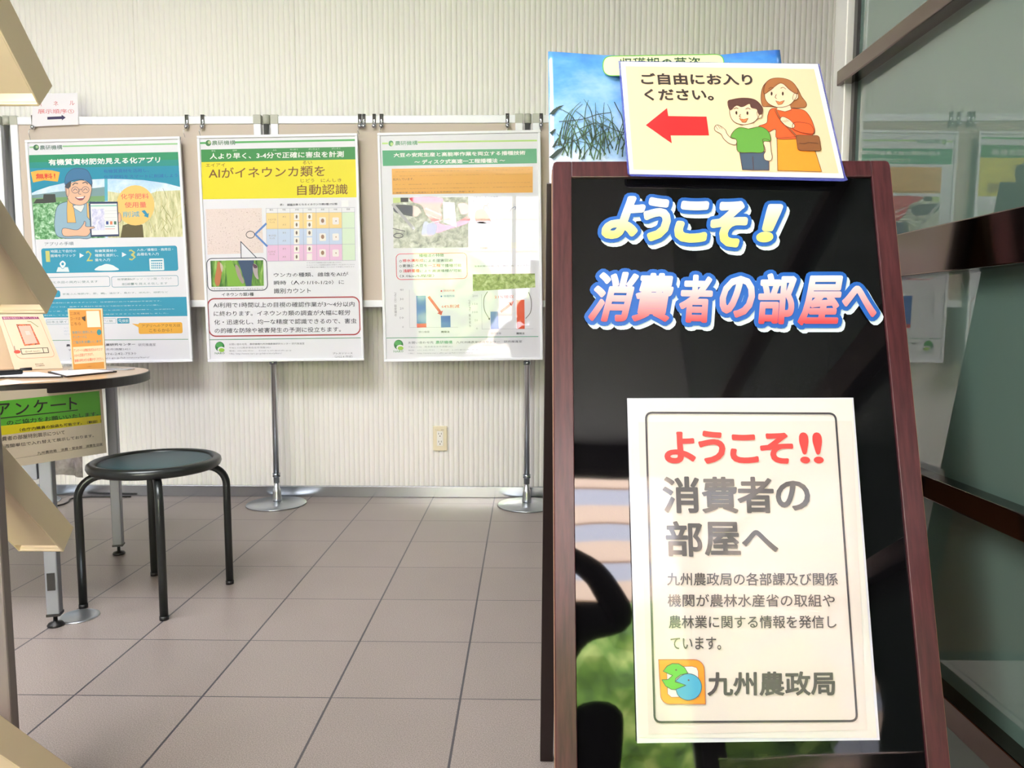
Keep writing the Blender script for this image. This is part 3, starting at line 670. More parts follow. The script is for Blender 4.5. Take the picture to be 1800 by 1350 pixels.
s.blob([(850, 920), (900, 910), (940, 930), (938, 1000), (880, 1010), (860, 960)], (200, 120, 150), 3)
s.ell(310, 1205, 42, 20, None, 3, (100, 100, 105), 8); s.line([(262, 1140), (370, 1165)], 7, (95, 95, 100), 3)
s.blob([(545, 1080), (590, 1100), (600, 1190), (560, 1210), (520, 1190)], (120, 130, 130), 2.6)
s.text('・逆転ロータリは浅耕', 968, 865, 1210, 846, (135, 135, 150), 3); s.text('・切った土をロータリが', 968, 895, 1240, 876, (135, 135, 150), 3)
s.poly([(970, 930), (1540, 918), (1545, 1310), (974, 1320)], (232, 236, 243), 1)
s.blob([(1010, 990), (1080, 970), (1140, 1060), (1140, 1088), (1020, 1085)], (188, 145, 132), 2); s.line(s.curve([(1080, 990), (1085, 940), (1110, 935)]), 6, (145, 135, 135), 3)
s.line(s.curve([(1125, 910), (1112, 930), (1125, 960)]), 5, (120, 135, 160), 3); s.line(s.curve([(1320, 985), (1340, 955), (1370, 945), (1365, 970)]), 5, (110, 130, 170), 3)
s.blob([(1000, 1100), (1120, 1100), (1160, 1260), (990, 1270)], (214, 226, 238), 2)
s.crop = (640, 420, 5.143)
s.poly([(975, 40), (1545, 28), (1545, 84), (976, 88)], (238, 240, 236), 1.5); s.text('大豆播種機', 1050, 92, 1115, 74, (232, 110, 125), 3)
s.rrect_line(295, 368, 928, 126, 40, 6, (225, 75, 95), 2)
DK = (72, 76, 84)
s.text('播種法の特徴', 497, 165, 722, 132, DK, 3, 0.008)
for y in (202, 246, 292): s.ell(330, y, 9, 9, None, 3, DK, 3)
s.text('排水溝形成', 348, 210, 536, 180, (228, 50, 72), 3, 0.02); s.text('による湿害回避', 540, 210, 802, 180, DK, 3, 0.008)
s.text('麦後に大豆を', 348, 257, 572, 226, DK, 3, 0.01); s.text('一工程', 578, 255, 690, 226, (228, 50, 72), 3, 0.02); s.text('で播種可能', 695, 255, 880, 224, DK, 3, 0.008)
s.text('浅耕播種', 352, 305, 500, 272, (228, 50, 72), 3, 0.02); s.text('により高速播種が可能', 504, 303, 882, 272, DK, 3, 0.01); s.text('（3.0km/h程度）', 322, 350, 634, 318, DK, 3, 0.01)
s.text('生育初期の比較（左：慣行、右：ディスク）', 998, 255, 1490, 232, (110, 115, 105), 3)
s.poly([(982, 320), (1545, 312), (1548, 438), (984, 472)], photo('crop_photo', 40, [(0.3, (95, 115, 60)), (0.5, (150, 175, 95)), (0.7, (205, 222, 160))]), 1)
AX = (165, 168, 185)
for k, v in enumerate(('40', '30', '20', '10', '0')): s.text(v, 324 if k < 4 else 346, 470+k*84, 358, 450+k*84, (140, 142, 158), 3)
s.line([(410, 460), (412, 800), (850, 798)], 2, AX, 2)
s.text3('作業時間（分/10a）', (298, 700), (292, 484), (276, 700), (130, 130, 145), 3)
BL_ = (58, 108, 192)
s.poly([(472, 514), (557, 512), (562, 764), (477, 766)], BL_, 3); s.poly([(477, 766), (563, 763), (564, 800), (478, 802)], (222, 50, 72), 3); s.poly([(694, 696), (780, 694), (782, 798), (696, 801)], BL_, 3)
s.line([(588, 528), (685, 658)], 24, (215, 45, 70), 4); s.poly([(660, 672), (712, 648), (700, 690)], (215, 45, 70), 4)
s.poly([(692, 464), (706, 464), (706, 478), (692, 478)], (222, 60, 80), 3); s.poly([(692, 512), (706, 512), (706, 526), (692, 526)], BL_, 3); s.text('耕起作業', 718, 478, 820, 458, (232, 130, 140), 3); s.text('播種作業', 718, 526, 820, 506, (140, 165, 205), 3)
s.text('64%削減', 700, 626, 862, 592, (235, 95, 105), 3, 0.012)
s.text('慣行播種', 492, 850, 590, 830, (150, 152, 165), 3); s.text('開発法', 698, 850, 772, 830, DK, 3, 0.02)
for k, v in enumerate(('200', '150', '100', '50', '0')): s.text(v, (980, 980, 980, 1000, 1012)[k], 524+k*74, 1028, 504+k*74, (160, 162, 176), 3)
s.line([(1062, 500), (1066, 815), (1530, 812)], 2, AX, 2); s.text3('子実収量（kg/10a）', (970, 800), (962, 552), (950, 800), (130, 130, 145), 3)
s.poly([(1142, 658), (1212, 656), (1216, 812), (1146, 815)], (95, 130, 200), 3); s.poly([(1378, 552), (1449, 550), (1452, 812), (1382, 814)], (236, 84, 42), 3)
s.line([(1240, 655), (1325, 590)], 20, (238, 110, 95), 4); s.poly([(1305, 575), (1352, 562), (1335, 610)], (238, 110, 95), 4)
s.text('21%増収', 1180, 538, 1355, 506, (240, 135, 95), 3, 0.012); s.line(s.curve([(1115, 478), (1084, 540), (1088, 640), (1135, 728)]), 6, (110, 108, 108), 3); s.line(s.curve([(1488, 484), (1512, 560), (1505, 660), (1462, 718)]), 6, (110, 108, 108), 3)
s.poly([(1120, 722), (1140, 712), (1137, 735)], (90, 90, 90), 4)
s.text('慣行播種', 1142, 864, 1238, 844, (150, 152, 165), 3); s.text('開発法', 1378, 864, 1450, 844, DK, 3, 0.02)
s.line([(204, 896), (1574, 882)], 6, (80, 165, 130), 2)
naro_logo(s, 312, 956, 42, 2); s.text('NARO', 266, 1027, 356, 1006, (110, 170, 130), 3, 0.01)
s.text('お問い合わせ先', 400, 950, 628, 924, (105, 110, 130), 3, 0.008); s.text('農研機構', 648, 950, 798, 918, (80, 170, 130), 3, 0.01); s.text('九州沖縄農業研究センター　研究推進室', 834, 946, 1428, 916, (115, 118, 135), 3)
for k, (tt, X) in enumerate((('〒861-1192　熊本県合志市須屋2421', 800), ('電話：096-242-7530　　E-mail：q_info@ml.affrc.go.jp', 1030), ('URL：http://www.naro.affrc.go.jp/laboratory/karc/', 985))): s.text(tt, 400, 985+k*29, X, 964+k*29, (155, 158, 175), 3)
s.put('printed_sheet', t3); hooks(fr3, (-fr3[4]+0.004, fr3[4]-0.155, fr3[4]-0.004), t3)
# spare hooks sliding on the rail between the posters
for u, w_ in ((641, 'left'), (659, 'right')):
    p = atY(u, 215, YP); bm = bmesh.new(); yy = YP-0.013
    box2(bm, (p.x-0.007, yy-0.004, ZR1-0.016), (p.x+0.007, yy-0.0005, ZT+0.004)); box2(bm, (p.x-0.007, yy-0.004, ZT+0.001), (p.x+0.007, yy+0.028, ZT+0.004))
    bmesh.ops.create_uvsphere(bm, u_segments=12, v_segments=8, radius=0.010, matrix=Matrix.Translation((p.x, yy-0.010, ZR1-0.014)))
    tag(obj('rail_hook', bm, CHROME, None, True), f'empty metal hook clipped on the top rail, {w_} of the spare pair between posters', 'hook', 'spare rail hooks')

COAT[:] = [0.5, 0.05]
# small paper sign on the rail, top left
YS = YP-0.018
s = Sheet(atY(97, 190, YS), (1, 0, 0), (0, 0, 1)); s.crop = (0, 0, 4.5)
s.poly([(258, 742), (612, 735), (620, 985), (252, 1002)], (228, 226, 232), 0)
for tt, x, y, X, Y in (('パ', 300, 842, 330, 800), ('ネ', 425, 838, 460, 800), ('ル', 552, 832, 590, 797)): s.text(tt, x, y, X, Y, (205, 100, 105), 2)
s.text('展示順序①', 302, 900, 585, 862, (210, 95, 100), 2)
s.poly([(375, 925), (488, 920), (488, 908), (520, 930), (490, 952), (490, 942), (375, 946)], (50, 40, 80), 2)
tag(s.put('paper_sign'), 'small white paper sign with red writing and a dark arrow, taped above the left rail', 'sign')

# wall socket
p0, p1 = atY(761.5, 792, YW-0.006), atY(786, 749, YW-0.006)
t = thing('wall_outlet', ((p0.x+p1.x)/2, YW-0.006, p0.z), 'cream wall socket plate with two outlets, low on the ribbed wall', 'socket')
m_out = mat((226, 216, 186), 0.4, name='outlet_plate')
bm = bmesh.new(); box2(bm, (p0.x, YW-0.010, p0.z), (p1.x, YW+0.003, p1.z)); obj('cover_plate', bm, m_out, t, bevel=0.003)
bm = bmesh.new(); cx_, w_, h_ = (p0.x+p1.x)/2, p1.x-p0.x, p1.z-p0.z
box2(bm, (cx_-w_*0.22, YW-0.012, p0.z+h_*0.2), (cx_+w_*0.22, YW-0.009, p0.z+h_*0.8)); obj('socket_insert', bm, mat((238, 236, 228), 0.35), t, bevel=0.001)
bm = bmesh.new()
for zc in (0.34, 0.66):
    z = p0.z+h_*zc
    for dx in (-0.0065, 0.0065): box2(bm, (cx_+dx-0.001, YW-0.0130, z), (cx_+dx+0.001, YW-0.0115, z+0.009))
    box2(bm, (cx_-0.002, YW-0.0130, z-0.010), (cx_+0.002, YW-0.0115, z-0.005))
obj('socket_slots', bm, BLACKP, t)
s = Sheet((cx_, YW-0.0115, p1.z-0.02), (1, 0, 0), (0, 0, 1)); s.crop = (400, 600, 3.214); s.text('ワゴン　掃除', 1172, 504, 1222, 497, (150, 140, 120), 0); s.put('printing', t)

# ================================================================== SIGNBOARD (A-frame)
LEAN = math.radians(16.2)
up = Vector((0, math.sin(LEAN), math.cos(LEAN)))           # along the front face, upwards
nF = Vector((0, -math.cos(LEAN), math.sin(LEAN)))          # front normal
TOPC = Vector((0.282, 1.10, 1.103)); HWB = 0.243; LEN = 1.103/math.cos(LEAN)
m_wood = mat((66, 30, 34), 0.32, spec=0.5, name='dark_red_wood')
noise_color(m_wood, 14, [(0.3, (56, 24, 28)), (0.7, (88, 44, 48))], 5, (12, 1, 1.0)); noise_bump(m_wood, 80, 0.12, 0.0005, stretch=(3, 0.4, 0.4))
m_edge = mat((150, 112, 86), 0.5, name='bare_wood_edge')
m_board = mat((11, 10, 12), 0.03, spec=0.4, name='black_gloss_board'); noise_bump(m_board, 5.5, 0.10, 0.006, detail=1)
RF = Matrix((Vector((1, 0, 0)), up, nF)).transposed()
sb = thing('standing_signboard', (TOPC.x, 1.05, 0), 'dark red wooden A-frame signboard with glossy black face and outlined lettering', 'sign')
def F(x, d, dep=0.0): return TOPC + Vector((x, 0, 0)) - up*d + nF*dep   # x across, d down from the top
def rounded(x0, x1, d0, d1, r0, r1):
    P = []
    for cx, dd, r, a0 in ((x1-r0, d0+r0, r0, 0), (x0+r0, d0+r0, r0, 90), (x0+r1, d1-r1, r1, 180), (x1-r1, d1-r1, r1, 270)):
        for i in range(6 if r > 1e-4 else 1):
            a = math.radians(a0+18*i); P.append((cx+r*math.cos(a), dd-r*math.sin(a)))
    return P
bm = bmesh.new(); out = rounded(-HWB, HWB, 0, LEN, 0.012, 0.0)
sw, tw, bw = 0.0275, 0.025, 0.05
prism(bm, [F(x, d, -0.020) for x, d in [(-HWB, LEN), (-HWB+sw, LEN), (-HWB+sw, 0.0), (-HWB+0.006, 0.0), (-HWB+0.0015, 0.002), (-HWB, 0.008)]], nF*0.020)
prism(bm, [F(x, d, -0.020) for x, d in [(HWB, LEN), (HWB-sw, LEN), (HWB-sw, 0.0), (HWB-0.006, 0.0), (HWB-0.0015, 0.002), (HWB, 0.008)]], nF*0.020)
prism(bm, [F(x, d, -0.020) for x, d in [(-HWB+sw, 0), (HWB-sw, 0), (HWB-sw, tw), (-HWB+sw, tw)]], nF*0.020)
prism(bm, [F(x, d, -0.020) for x, d in [(-HWB+sw, LEN-0.13), (HWB-sw, LEN-0.13), (HWB-sw, LEN-0.13+bw), (-HWB+sw, LEN-0.13+bw)]], nF*0.020)
obj('front_frame', bm, m_wood, sb, bevel=0.0012)
bm = bmesh.new()
for sx in (-1, 1):
    prism(bm, [F(sx*HWB, 0.012, -0.0195), F(sx*(HWB+0.0007), 0.012, -0.0195), F(sx*(HWB+0.0007), 0.012, -0.0015), F(sx*HWB, 0.012, -0.0015)], -up*(LEN-0.02))
obj('frame_edge', bm, m_edge, sb)
bm = bmesh.new(); prism(bm, [F(-HWB+sw-0.002, tw-0.002, -0.014), F(HWB-sw+0.002, tw-0.002, -0.014), F(HWB-sw+0.002, LEN-0.128, -0.014), F(-HWB+sw-0.002, LEN-0.128, -0.014)], nF*0.010)
obj('blackboard', bm, m_board, sb)
# lettering stickers
def grad(name, c0, c1, z0, z1, mid=None):
    m = mat(c0, 0.25, coat=0.8, coat_rough=0.05, name=name, key=name); n, l, b = nodes(m)
    tc = n.new('ShaderNodeTexCoord'); sp = n.new('ShaderNodeSeparateXYZ'); mr = n.new('ShaderNodeMapRange'); cr = n.new('ShaderNodeValToRGB')
    l.new(tc.outputs['Object'], sp.inputs[0]); l.new(sp.outputs[2], mr.inputs[0]); mr.inputs[1].default_value = z0; mr.inputs[2].default_value = z1
    l.new(mr.outputs[0], cr.inputs[0]); e = cr.color_ramp.elements; e[0].color = (*lin(c0), 1); e[1].color = (*lin(c1), 1)
    if mid: q = e.new(mid[0]); q.color = (*lin(mid[1]), 1)
    l.new(cr.outputs[0], b.inputs['Base Color']); return m
s = Sheet(F(0, 0, -0.0034), (1, 0, 0), up); s.gloss = True
def zz(u, v): return at_plane(u, v, s.o, s.n).z
gA = grad('letters_yellow', (252, 243, 130), (255, 255, 255), zz(1200, 415), zz(1200, 355), (0.45, (255, 250, 190)))
gB = grad('letters_red', (240, 75, 80), (255, 255, 255), zz(1280, 565), zz(1280, 480), (0.5, (250, 185, 190)))
BLU = (10, 92, 184); WSH = (222, 240, 250)
def lettering(parts, g, wd, off, fat):
    for p in parts:
        VEM = s.text3(p[0], *p[1:], g, 9, 0.0, 3, 0.0)
        s.outline(VEM, fat, g, 9)
        s.outline(VEM, wd, BLU, 6); s.outline(VEM, wd*1.0, WSH, 3, off)
        V, E, M = VEM
L1 = [('よ', (1057, 417), (1112, 417), (1083, 350)), ('う', (1132, 421), (1172, 421), (1137, 352)), ('こ', (1186, 423), (1236, 424), (1197, 358)), ('そ', (1247, 431), (1303, 432), (1258, 358)), ('！', (1331, 423), (1352, 423), (1352, 364))]
lettering(L1, gA, 0.0092, (0.004, -0.006), 0.0036)
L2 = [('消', (1033, 563), (1101, 564), (1054, 481)), ('費', (1112, 563), (1172, 564), (1126, 483)), ('者', (1194, 565), (1246, 566), (1200, 486)), ('の', (1263, 556), (1319, 557), (1272, 488)), ('部', (1331, 568), (1391, 568), (1338, 484)), ('屋', (1403, 570), (1468, 570), (1418, 488)), ('へ', (1480, 549), (1536, 556), (1484, 503))]
lettering(L2, gB, 0.0082, (0.004, -0.0055), 0.0022)
obj('welcome_lettering', s.bm, s.mats, sb)
# rear frame
RT = Vector((0.282, 1.122, 1.075)); RB = Vector((0.282, 1.395, 0.0)); ru = (RT-RB).normalized(); rn = Vector((0, ru.z, -ru.y))
def Rr(x, t, dep=0): return RB + Vector((x, 0, 0)) + ru*t + rn*dep
RL = (RT-RB).length
bm = bmesh.new()
for sx in (-1, 1):
    x0, x1 = sorted((sx*0.250, sx*0.2245)); prism(bm, [Rr(x0, 0, 0), Rr(x1, 0, 0), Rr(x1, RL, 0), Rr(x0, RL, 0)], rn*0.018)
zc = at_plane(978, 1147, Rr(0, 0), rn); tcb = (zc-RB).dot(ru)
for t0 in (tcb-0.010, RL-0.03): prism(bm, [Rr(-0.2245, t0), Rr(0.2245, t0), Rr(0.2245, t0+0.022), Rr(-0.2245, t0+0.022)], rn*0.018)
obj('rear_frame', bm, mat((34, 17, 16), 0.45, name='dark_wood'), sb, bevel=0.001)
m_ply = mat((168, 98, 52), 0.5, name='plywood'); noise_color(m_ply, 10, [(0.3, (148, 82, 40)), (0.7, (188, 116, 64))], 4, (10, 1, 1))
bm = bmesh.new(); q = 0.012
prism(bm, [Rr(-0.2245+q, tcb+0.012, -0.002), Rr(0.2245-q, tcb+0.012, -0.002), Rr(0.2245, tcb+0.012+q, -0.002), Rr(0.2245, RL-0.03, -0.002), Rr(-0.2245, RL-0.03, -0.002), Rr(-0.2245, tcb+0.012+q, -0.002)], rn*0.006)
obj('rear_panel', bm, m_ply, sb)
for sx in (-1, 1):
    bm = bmesh.new(); tube(bm, [Vector((0.282+sx*0.2, 1.112, 1.068)), Vector((0.282+sx*0.2-0.04*sx, 1.112, 1.068))], 0.006, 12)
    obj('hinge', bm, STEEL, sb, True)
bm = bmesh.new()
for sx in (-1,): tube(bm, [F(sx*0.21, 0.70, -0.02), Rr(sx*0.2, 0.50, 0.0)], 0.0015, 8)
obj('stay_chain', bm, STEEL, sb, True)

# laminated A3 notice
s = Sheet(F(0, 0, 0.0018), (1, 0, 0), up); s.gloss = True; s.dim = 0.96
lamq = [(1102.5, 700), (1500, 699), (1546.5, 1301), (1120, 1306.5)]
m_lam = mat((225, 226, 236), 0.12, coat=0.8, name='laminate')
def flat_sheet(s, quad, th, m):
    bm = bmesh.new(); prism(bm, [s.w(s.l(*p), 0)-s.n*th for p in quad], s.n*th); return bm
nt = thing('laminated_notice', tuple(s.w(s.l(1333, 1303), 0)), 'large laminated cream notice with red greeting and grey writing, stuck on the black board', 'notice')
obj('laminate', flat_sheet(s, lamq, 0.004, m_lam), m_lam, nt)
s.poly([(1106, 703.5), (1497.5, 701), (1541, 1297), (1122.5, 1297)], (244, 240, 232), 1)
s.poly([(1122, 742), (1497, 740), (1524, 1283), (1140, 1291)], (242, 230, 222), 2)
GR = (88, 84, 87)
s.crop = (1080, 680, 3.4615)
fr_ = s.curve([(205, 175), (225, 162), (1310, 166), (1338, 182)], 1)
s.crop = (0, 0, 1)
def rr_quad(quad, r, n=6):
    """rounded outline inside a picture quad (TL TR BR BL)"""
    Q = [np.array(p, float) for p in quad]; out = []
    for i in range(4):
        p = Q[i]; a = Q[i-1]-p; b = Q[(i+1) % 4]-p; A = p+a/np.hypot(*a)*r; B2 = p+b/np.hypot(*b)*r
        for k in range(n+1):
            t_ = k/n; out.append(tuple((1-t_)**2*A+2*t_*(1-t_)*p+t_**2*B2))
    return out
s.line(rr_quad([(1135, 725.5), (1468, 727), (1506, 1267), (1150.5, 1269)], 12), 3.4, (60, 56, 62), 4, True)
s.crop = (1080, 680, 3.4615)
RD = (238, 66, 62)
for ch, x0, y0, x1, y1 in (('よ', 305, 466, 488, 274), ('う', 514, 468, 668, 268), ('こ', 706, 465, 868, 290), ('そ', 890, 468, 1080, 280)):
    s.text(ch, x0, y0, x1, y1, RD, 5, 0.035, 4)
for x0 in (1125, 1207): s.text('!', x0+5, 466, x0+52, 278, RD, 5, 0.02, 4)
for ch, x0, y0, x1, y1 in (('消', 297, 768, 512, 546), ('費', 535, 768, 742, 548), ('者', 752, 768, 962, 548), ('の', 985, 752, 1182, 572)):
    s.text(ch, x0, y0, x1, y1, GR, 5, 0.024, 4)
for ch, x0, y0, x1, y1 in (('部', 316, 1032, 530, 818), ('屋', 550, 1028, 758, 822), ('へ', 778, 1003, 988, 872)):
    s.text(ch, x0, y0, x1, y1, GR, 5, 0.024, 4)
s.crop = (1080, 980, 3.4615)
for tt, x0, y0, x1, y1 in (('九州農政局の各部課及び関係', 320, 170, 1358, 92), ('機関が農林水産省の取組や', 323, 300, 1340, 222), ('農林業に関する情報を発信し', 330, 430, 1350, 352), ('ています。', 340, 560, 648, 482)):
    s.text3(tt, (x0, y0), (x1, y0), (x0, y1), (76, 70, 72), 5, 0.010, 3)
s.text3('九州農政局', (565, 842), (1342, 838), (565, 695), (78, 72, 76), 5, 0.026, 4)
# emblem : orange square with two round corners, green and blue biting discs
OL = (95, 70, 60)
def biting(cx, cyy, rx, ry, mouth, half, m, lay):
    P = [(cx+rx*math.cos(math.radians(a)), cyy+ry*math.sin(math.radians(a))) for a in np.linspace(mouth+half, mouth+360-half, 40)]
    return P
E_ = rr_quad([(268, 620), (545, 620), (552, 890), (278, 890)], 1, 1)
Pq = [(268, 620)] + [(545-62+62*math.sin(math.radians(a)), 620+62-62*math.cos(math.radians(a))) for a in range(0, 91, 15)] + [(552, 890)] + [(280+55-55*math.sin(math.radians(a)), 890-55+55*math.cos(math.radians(a))) for a in range(0, 91, 15)]
s.shape(Pq, (250, 164, 32), 5, (195, 90, 60), 4)
s.shape([(315, 664), (470, 660), (498, 668), (508, 690), (512, 845), (345, 848), (322, 828)], (252, 248, 246), 6, (195, 90, 60), 3)
G2 = [(295, 690), (318, 660), (350, 644), (390, 645), (425, 668), (445, 702), (400, 712), (370, 735), (368, 755), (432, 770), (415, 792), (380, 804), (345, 800), (310, 780), (287, 742), (325, 740), (352, 716)]
s.shape(G2, (92, 200, 60), 7, (70, 95, 60), 4)
Bq = biting(448, 785, 80, 80, 196, 0.01, None, 8)
Bq = [p for p in [(448+80*math.cos(math.radians(a)), 785+80*math.sin(math.radians(a))) for a in range(212, 212+322, 8)]]
s.shape([(432, 775)]+[(368, 750)]+Bq[1:-3]+[(372, 800)], (70, 178, 218), 8, (60, 90, 110), 4)
s.ell(373, 682, 5, 5, OL, 9); s.ell(449, 744, 5, 5, OL, 9)
s.put('printed_paper', nt)

# laminated card on top of the frame, leaning back
BLc, BRc, TLc = atY(1103, 308, 1.078), atY(1490, 318, 1.078), atY(1087, 106.7, 1.178)
s = Sheet(BLc, BRc-BLc, TLc-BLc); s.gloss = True; s.dim = 0.96
ct = thing('laminated_card', tuple((BLc+BRc)/2), 'laminated card with red arrow, mother and boy, taped to the top of the signboard', 'sign')
lq = [(1087, 107), (1440, 112), (1486, 308), (1490.5, 316), (1484, 318.5), (1109, 309), (1103.5, 305), (1102, 290)]
m_l2 = mat((92, 98, 190), 0.12, coat=0.9, name='blue_laminate_edge')
m_l2.node_tree.nodes['Principled BSDF'].inputs['Alpha'].default_value = 0.55
obj('laminate', flat_sheet(s, lq, 0.0012, m_l2), m_l2, ct)
bmc = bmesh.new(); prism(bmc, [s.w(s.l(*p), 0)-s.n*0.0010 for p in [(1093, 110), (1436, 115), (1482, 312), (1107, 304)]], s.n*0.0008)
obj('card_backing', bmc, mat((252, 251, 248), 0.5), ct)
s.crop = (940, 60, 3.0)
s.poly([(452, 146), (1492, 158), (1630, 760), (500, 738)], (252, 251, 249), 1)
s.poly([(478, 170), (1472, 185), (1602, 735), (520, 716)], (236, 208, 170), 2)
DB = (56, 46, 44)
s.text3('ご自由にお入り', (562, 268), (1152, 272), (556, 208), DB, 4, 0.028, 4)
s.text3('ください。', (580, 352), (945, 352), (574, 292), DB, 4, 0.028, 4)
s.poly([(585, 482), (697, 392), (703, 434), (905, 437), (918, 536), (716, 536), (722, 578)], (222, 34, 38), 3)
K = (92, 50, 34); SKN = (252, 212, 178)
# mother
s.blob([(1200, 380), (1192, 330), (1205, 275), (1245, 240), (1300, 236), (1350, 250), (1385, 290), (1405, 330), (1430, 365), (1425, 388), (1385, 392), (1340, 390), (1230, 385)], (168, 105, 58), 3, K, 3)
s.shape([(1276, 550), (1280, 722), (1512, 728), (1478, 620), (1450, 540)], (250, 152, 42), 3.2, K, 3)
s.blob([(1250, 395), (1228, 430), (1222, 470), (1180, 488), (1195, 500), (1222, 522), (1268, 505), (1275, 552), (1345, 556), (1400, 550), (1470, 530), (1468, 480), (1440, 425), (1405, 400), (1330, 395)], (244, 94, 42), 3.6, K, 3)
s.poly([(1283, 380), (1345, 380), (1350, 400), (1318, 412), (1275, 402)], SKN, 4.4); s.line([(1275, 402), (1318, 412), (1352, 402)], 3, K, 4.6)
s.blob([(1215, 300), (1212, 340), (1235, 372), (1285, 390), (1340, 378), (1372, 345), (1380, 325), (1375, 300), (1300, 262), (1240, 270)], SKN, 4.8, K, 3)
s.blob([(1366, 318), (1385, 318), (1386, 340), (1370, 352), (1358, 345)], SKN, 5.0, K, 2)
s.blob([(1208, 318), (1212, 270), (1245, 240), (1300, 236), (1350, 252), (1382, 290), (1382, 320), (1345, 300), (1296, 262), (1240, 300)], (168, 105, 58), 5.4, K, 3)
s.ell(1247, 318, 5, 10, (60, 35, 25), 6); s.ell(1306, 318, 5, 10, (60, 35, 25), 6); s.line(s.curve([(1232, 292), (1245, 285), (1256, 290)]), 3, K, 6); s.line(s.curve([(1295, 290), (1308, 285), (1322, 294)]), 3, K, 6)
s.line(s.curve([(1272, 322), (1266, 338), (1274, 344)]), 3, K, 6); s.shape([(1268, 356), (1290, 362), (1314, 354), (1300, 374), (1282, 376)], (246, 135, 80), 6, K, 2)
s.line([(1268, 400), (1290, 445), (1385, 548)], 9, (150, 85, 50), 6); s.line([(1262, 405), (1284, 448), (1378, 552)], 2, K, 6.5)
s.blob([(1292, 455), (1305, 440), (1340, 455), (1368, 485), (1360, 500), (1335, 495), (1305, 475)], SKN, 6.5, K, 3)
for k in range(3): s.line([(1303+k*10, 462-k*3), (1322+k*9, 470-k*3)], 2, K, 7)
s.blob([(1370, 470), (1445, 478), (1468, 510), (1462, 530), (1400, 522), (1358, 500)], (244, 94, 42), 6.2, K, 3)
s.rrect(1386, 618, 1496, 540, 14, (140, 84, 44), 7); s.rrect_line(1386, 618, 1496, 540, 14, 3, K, 7.5); s.line([(1394, 580), (1420, 584), (1440, 576), (1490, 582)], 3, K, 8)
# boy
s.shape([(1078, 622), (1232, 622), (1234, 720), (1150, 720), (1094, 718)], (72, 88, 108), 4, K, 3); s.line([(1148, 650), (1152, 718)], 3, K, 5)
s.blob([(948, 492), (962, 482), (985, 492), (1005, 510), (1012, 528), (1035, 552), (1062, 560), (1058, 586), (1025, 580), (995, 555), (980, 530), (950, 512)], SKN, 4.4, K, 3)
for x, y in ((952, 488), (962, 482), (974, 484)): s.line([(x, y), (x+14, y+20)], 2, K, 5)
s.blob([(1200, 560), (1236, 565), (1245, 620), (1250, 655), (1238, 672), (1212, 665), (1206, 640), (1215, 615)], SKN, 4.6, K, 3)
s.blob([(1080, 496), (1048, 515), (1032, 548), (1062, 562), (1070, 622), (1140, 628), (1205, 624), (1205, 572), (1242, 568), (1232, 520), (1190, 492), (1130, 502)], (98, 158, 62), 5, K, 3)
s.poly([(1098, 478), (1150, 478), (1152, 494), (1125, 502), (1096, 494)], SKN, 5.6)
s.blob([(1030, 390), (1028, 430), (1048, 465), (1095, 482), (1150, 470), (1178, 440), (1182, 405), (1150, 365), (1060, 368)], SKN, 6, K, 3); s.blob([(1170, 415), (1195, 412), (1196, 438), (1178, 448)], SKN, 6.2, K, 2)
s.blob([(1028, 405), (1016, 362), (1040, 350), (1100, 342), (1160, 352), (1198, 392), (1195, 425), (1178, 425), (1168, 400), (1140, 392), (1130, 372), (1090, 388), (1060, 380)], (92, 55, 48), 7, K, 3)
s.ell(1061, 420, 5, 9, (60, 35, 25), 8); s.ell(1119, 422, 5, 9, (60, 35, 25), 8); s.line(s.curve([(1048, 400), (1060, 394), (1070, 398)]), 3, K, 8); s.line(s.curve([(1110, 400), (1122, 395), (1134, 402)]), 3, K, 8)
s.line(s.curve([(1082, 428), (1076, 440), (1086, 444)]), 3, K, 8); s.shape([(1076, 450), (1100, 456), (1122, 450), (1110, 470), (1092, 470)], (246, 125, 70), 8, K, 2)
s.put('printed_card', ct)

# blue-sky poster held behind the signboard
PB = [atY(963, 93, 1.235), atY(1368, 90, 1.235)]
s = Sheet(atY(965, 285, 1.162), PB[1]-PB[0], PB[0]-atY(965, 285, 1.162))
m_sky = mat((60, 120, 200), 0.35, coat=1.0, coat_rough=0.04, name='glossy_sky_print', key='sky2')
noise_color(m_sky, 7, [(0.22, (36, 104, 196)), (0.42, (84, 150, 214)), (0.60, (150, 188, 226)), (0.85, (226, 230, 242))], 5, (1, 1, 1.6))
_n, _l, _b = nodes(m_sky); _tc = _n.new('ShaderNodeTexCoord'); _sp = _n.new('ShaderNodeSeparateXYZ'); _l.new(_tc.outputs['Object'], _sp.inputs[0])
_mr = _n.new('ShaderNodeMapRange'); _l.new(_sp.outputs[2], _mr.inputs[0]); _mr.inputs[1].default_value = 0.20; _mr.inputs[2].default_value = 0.0; _mr.inputs[3].default_value = -0.12; _mr.inputs[4].default_value = 0.30  # paler lower half: cloud print, with glare put into the colour
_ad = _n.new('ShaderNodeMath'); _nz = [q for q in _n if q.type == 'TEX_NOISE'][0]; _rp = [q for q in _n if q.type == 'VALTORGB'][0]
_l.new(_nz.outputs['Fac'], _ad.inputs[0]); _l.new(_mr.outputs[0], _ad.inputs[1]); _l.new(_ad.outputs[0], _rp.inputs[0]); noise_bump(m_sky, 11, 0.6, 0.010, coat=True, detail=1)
tp = thing('glossy_poster', tuple(atY(1165, 300, 1.16)), 'glossy blue sky poster with grass blades, behind the laminated card', 'poster')
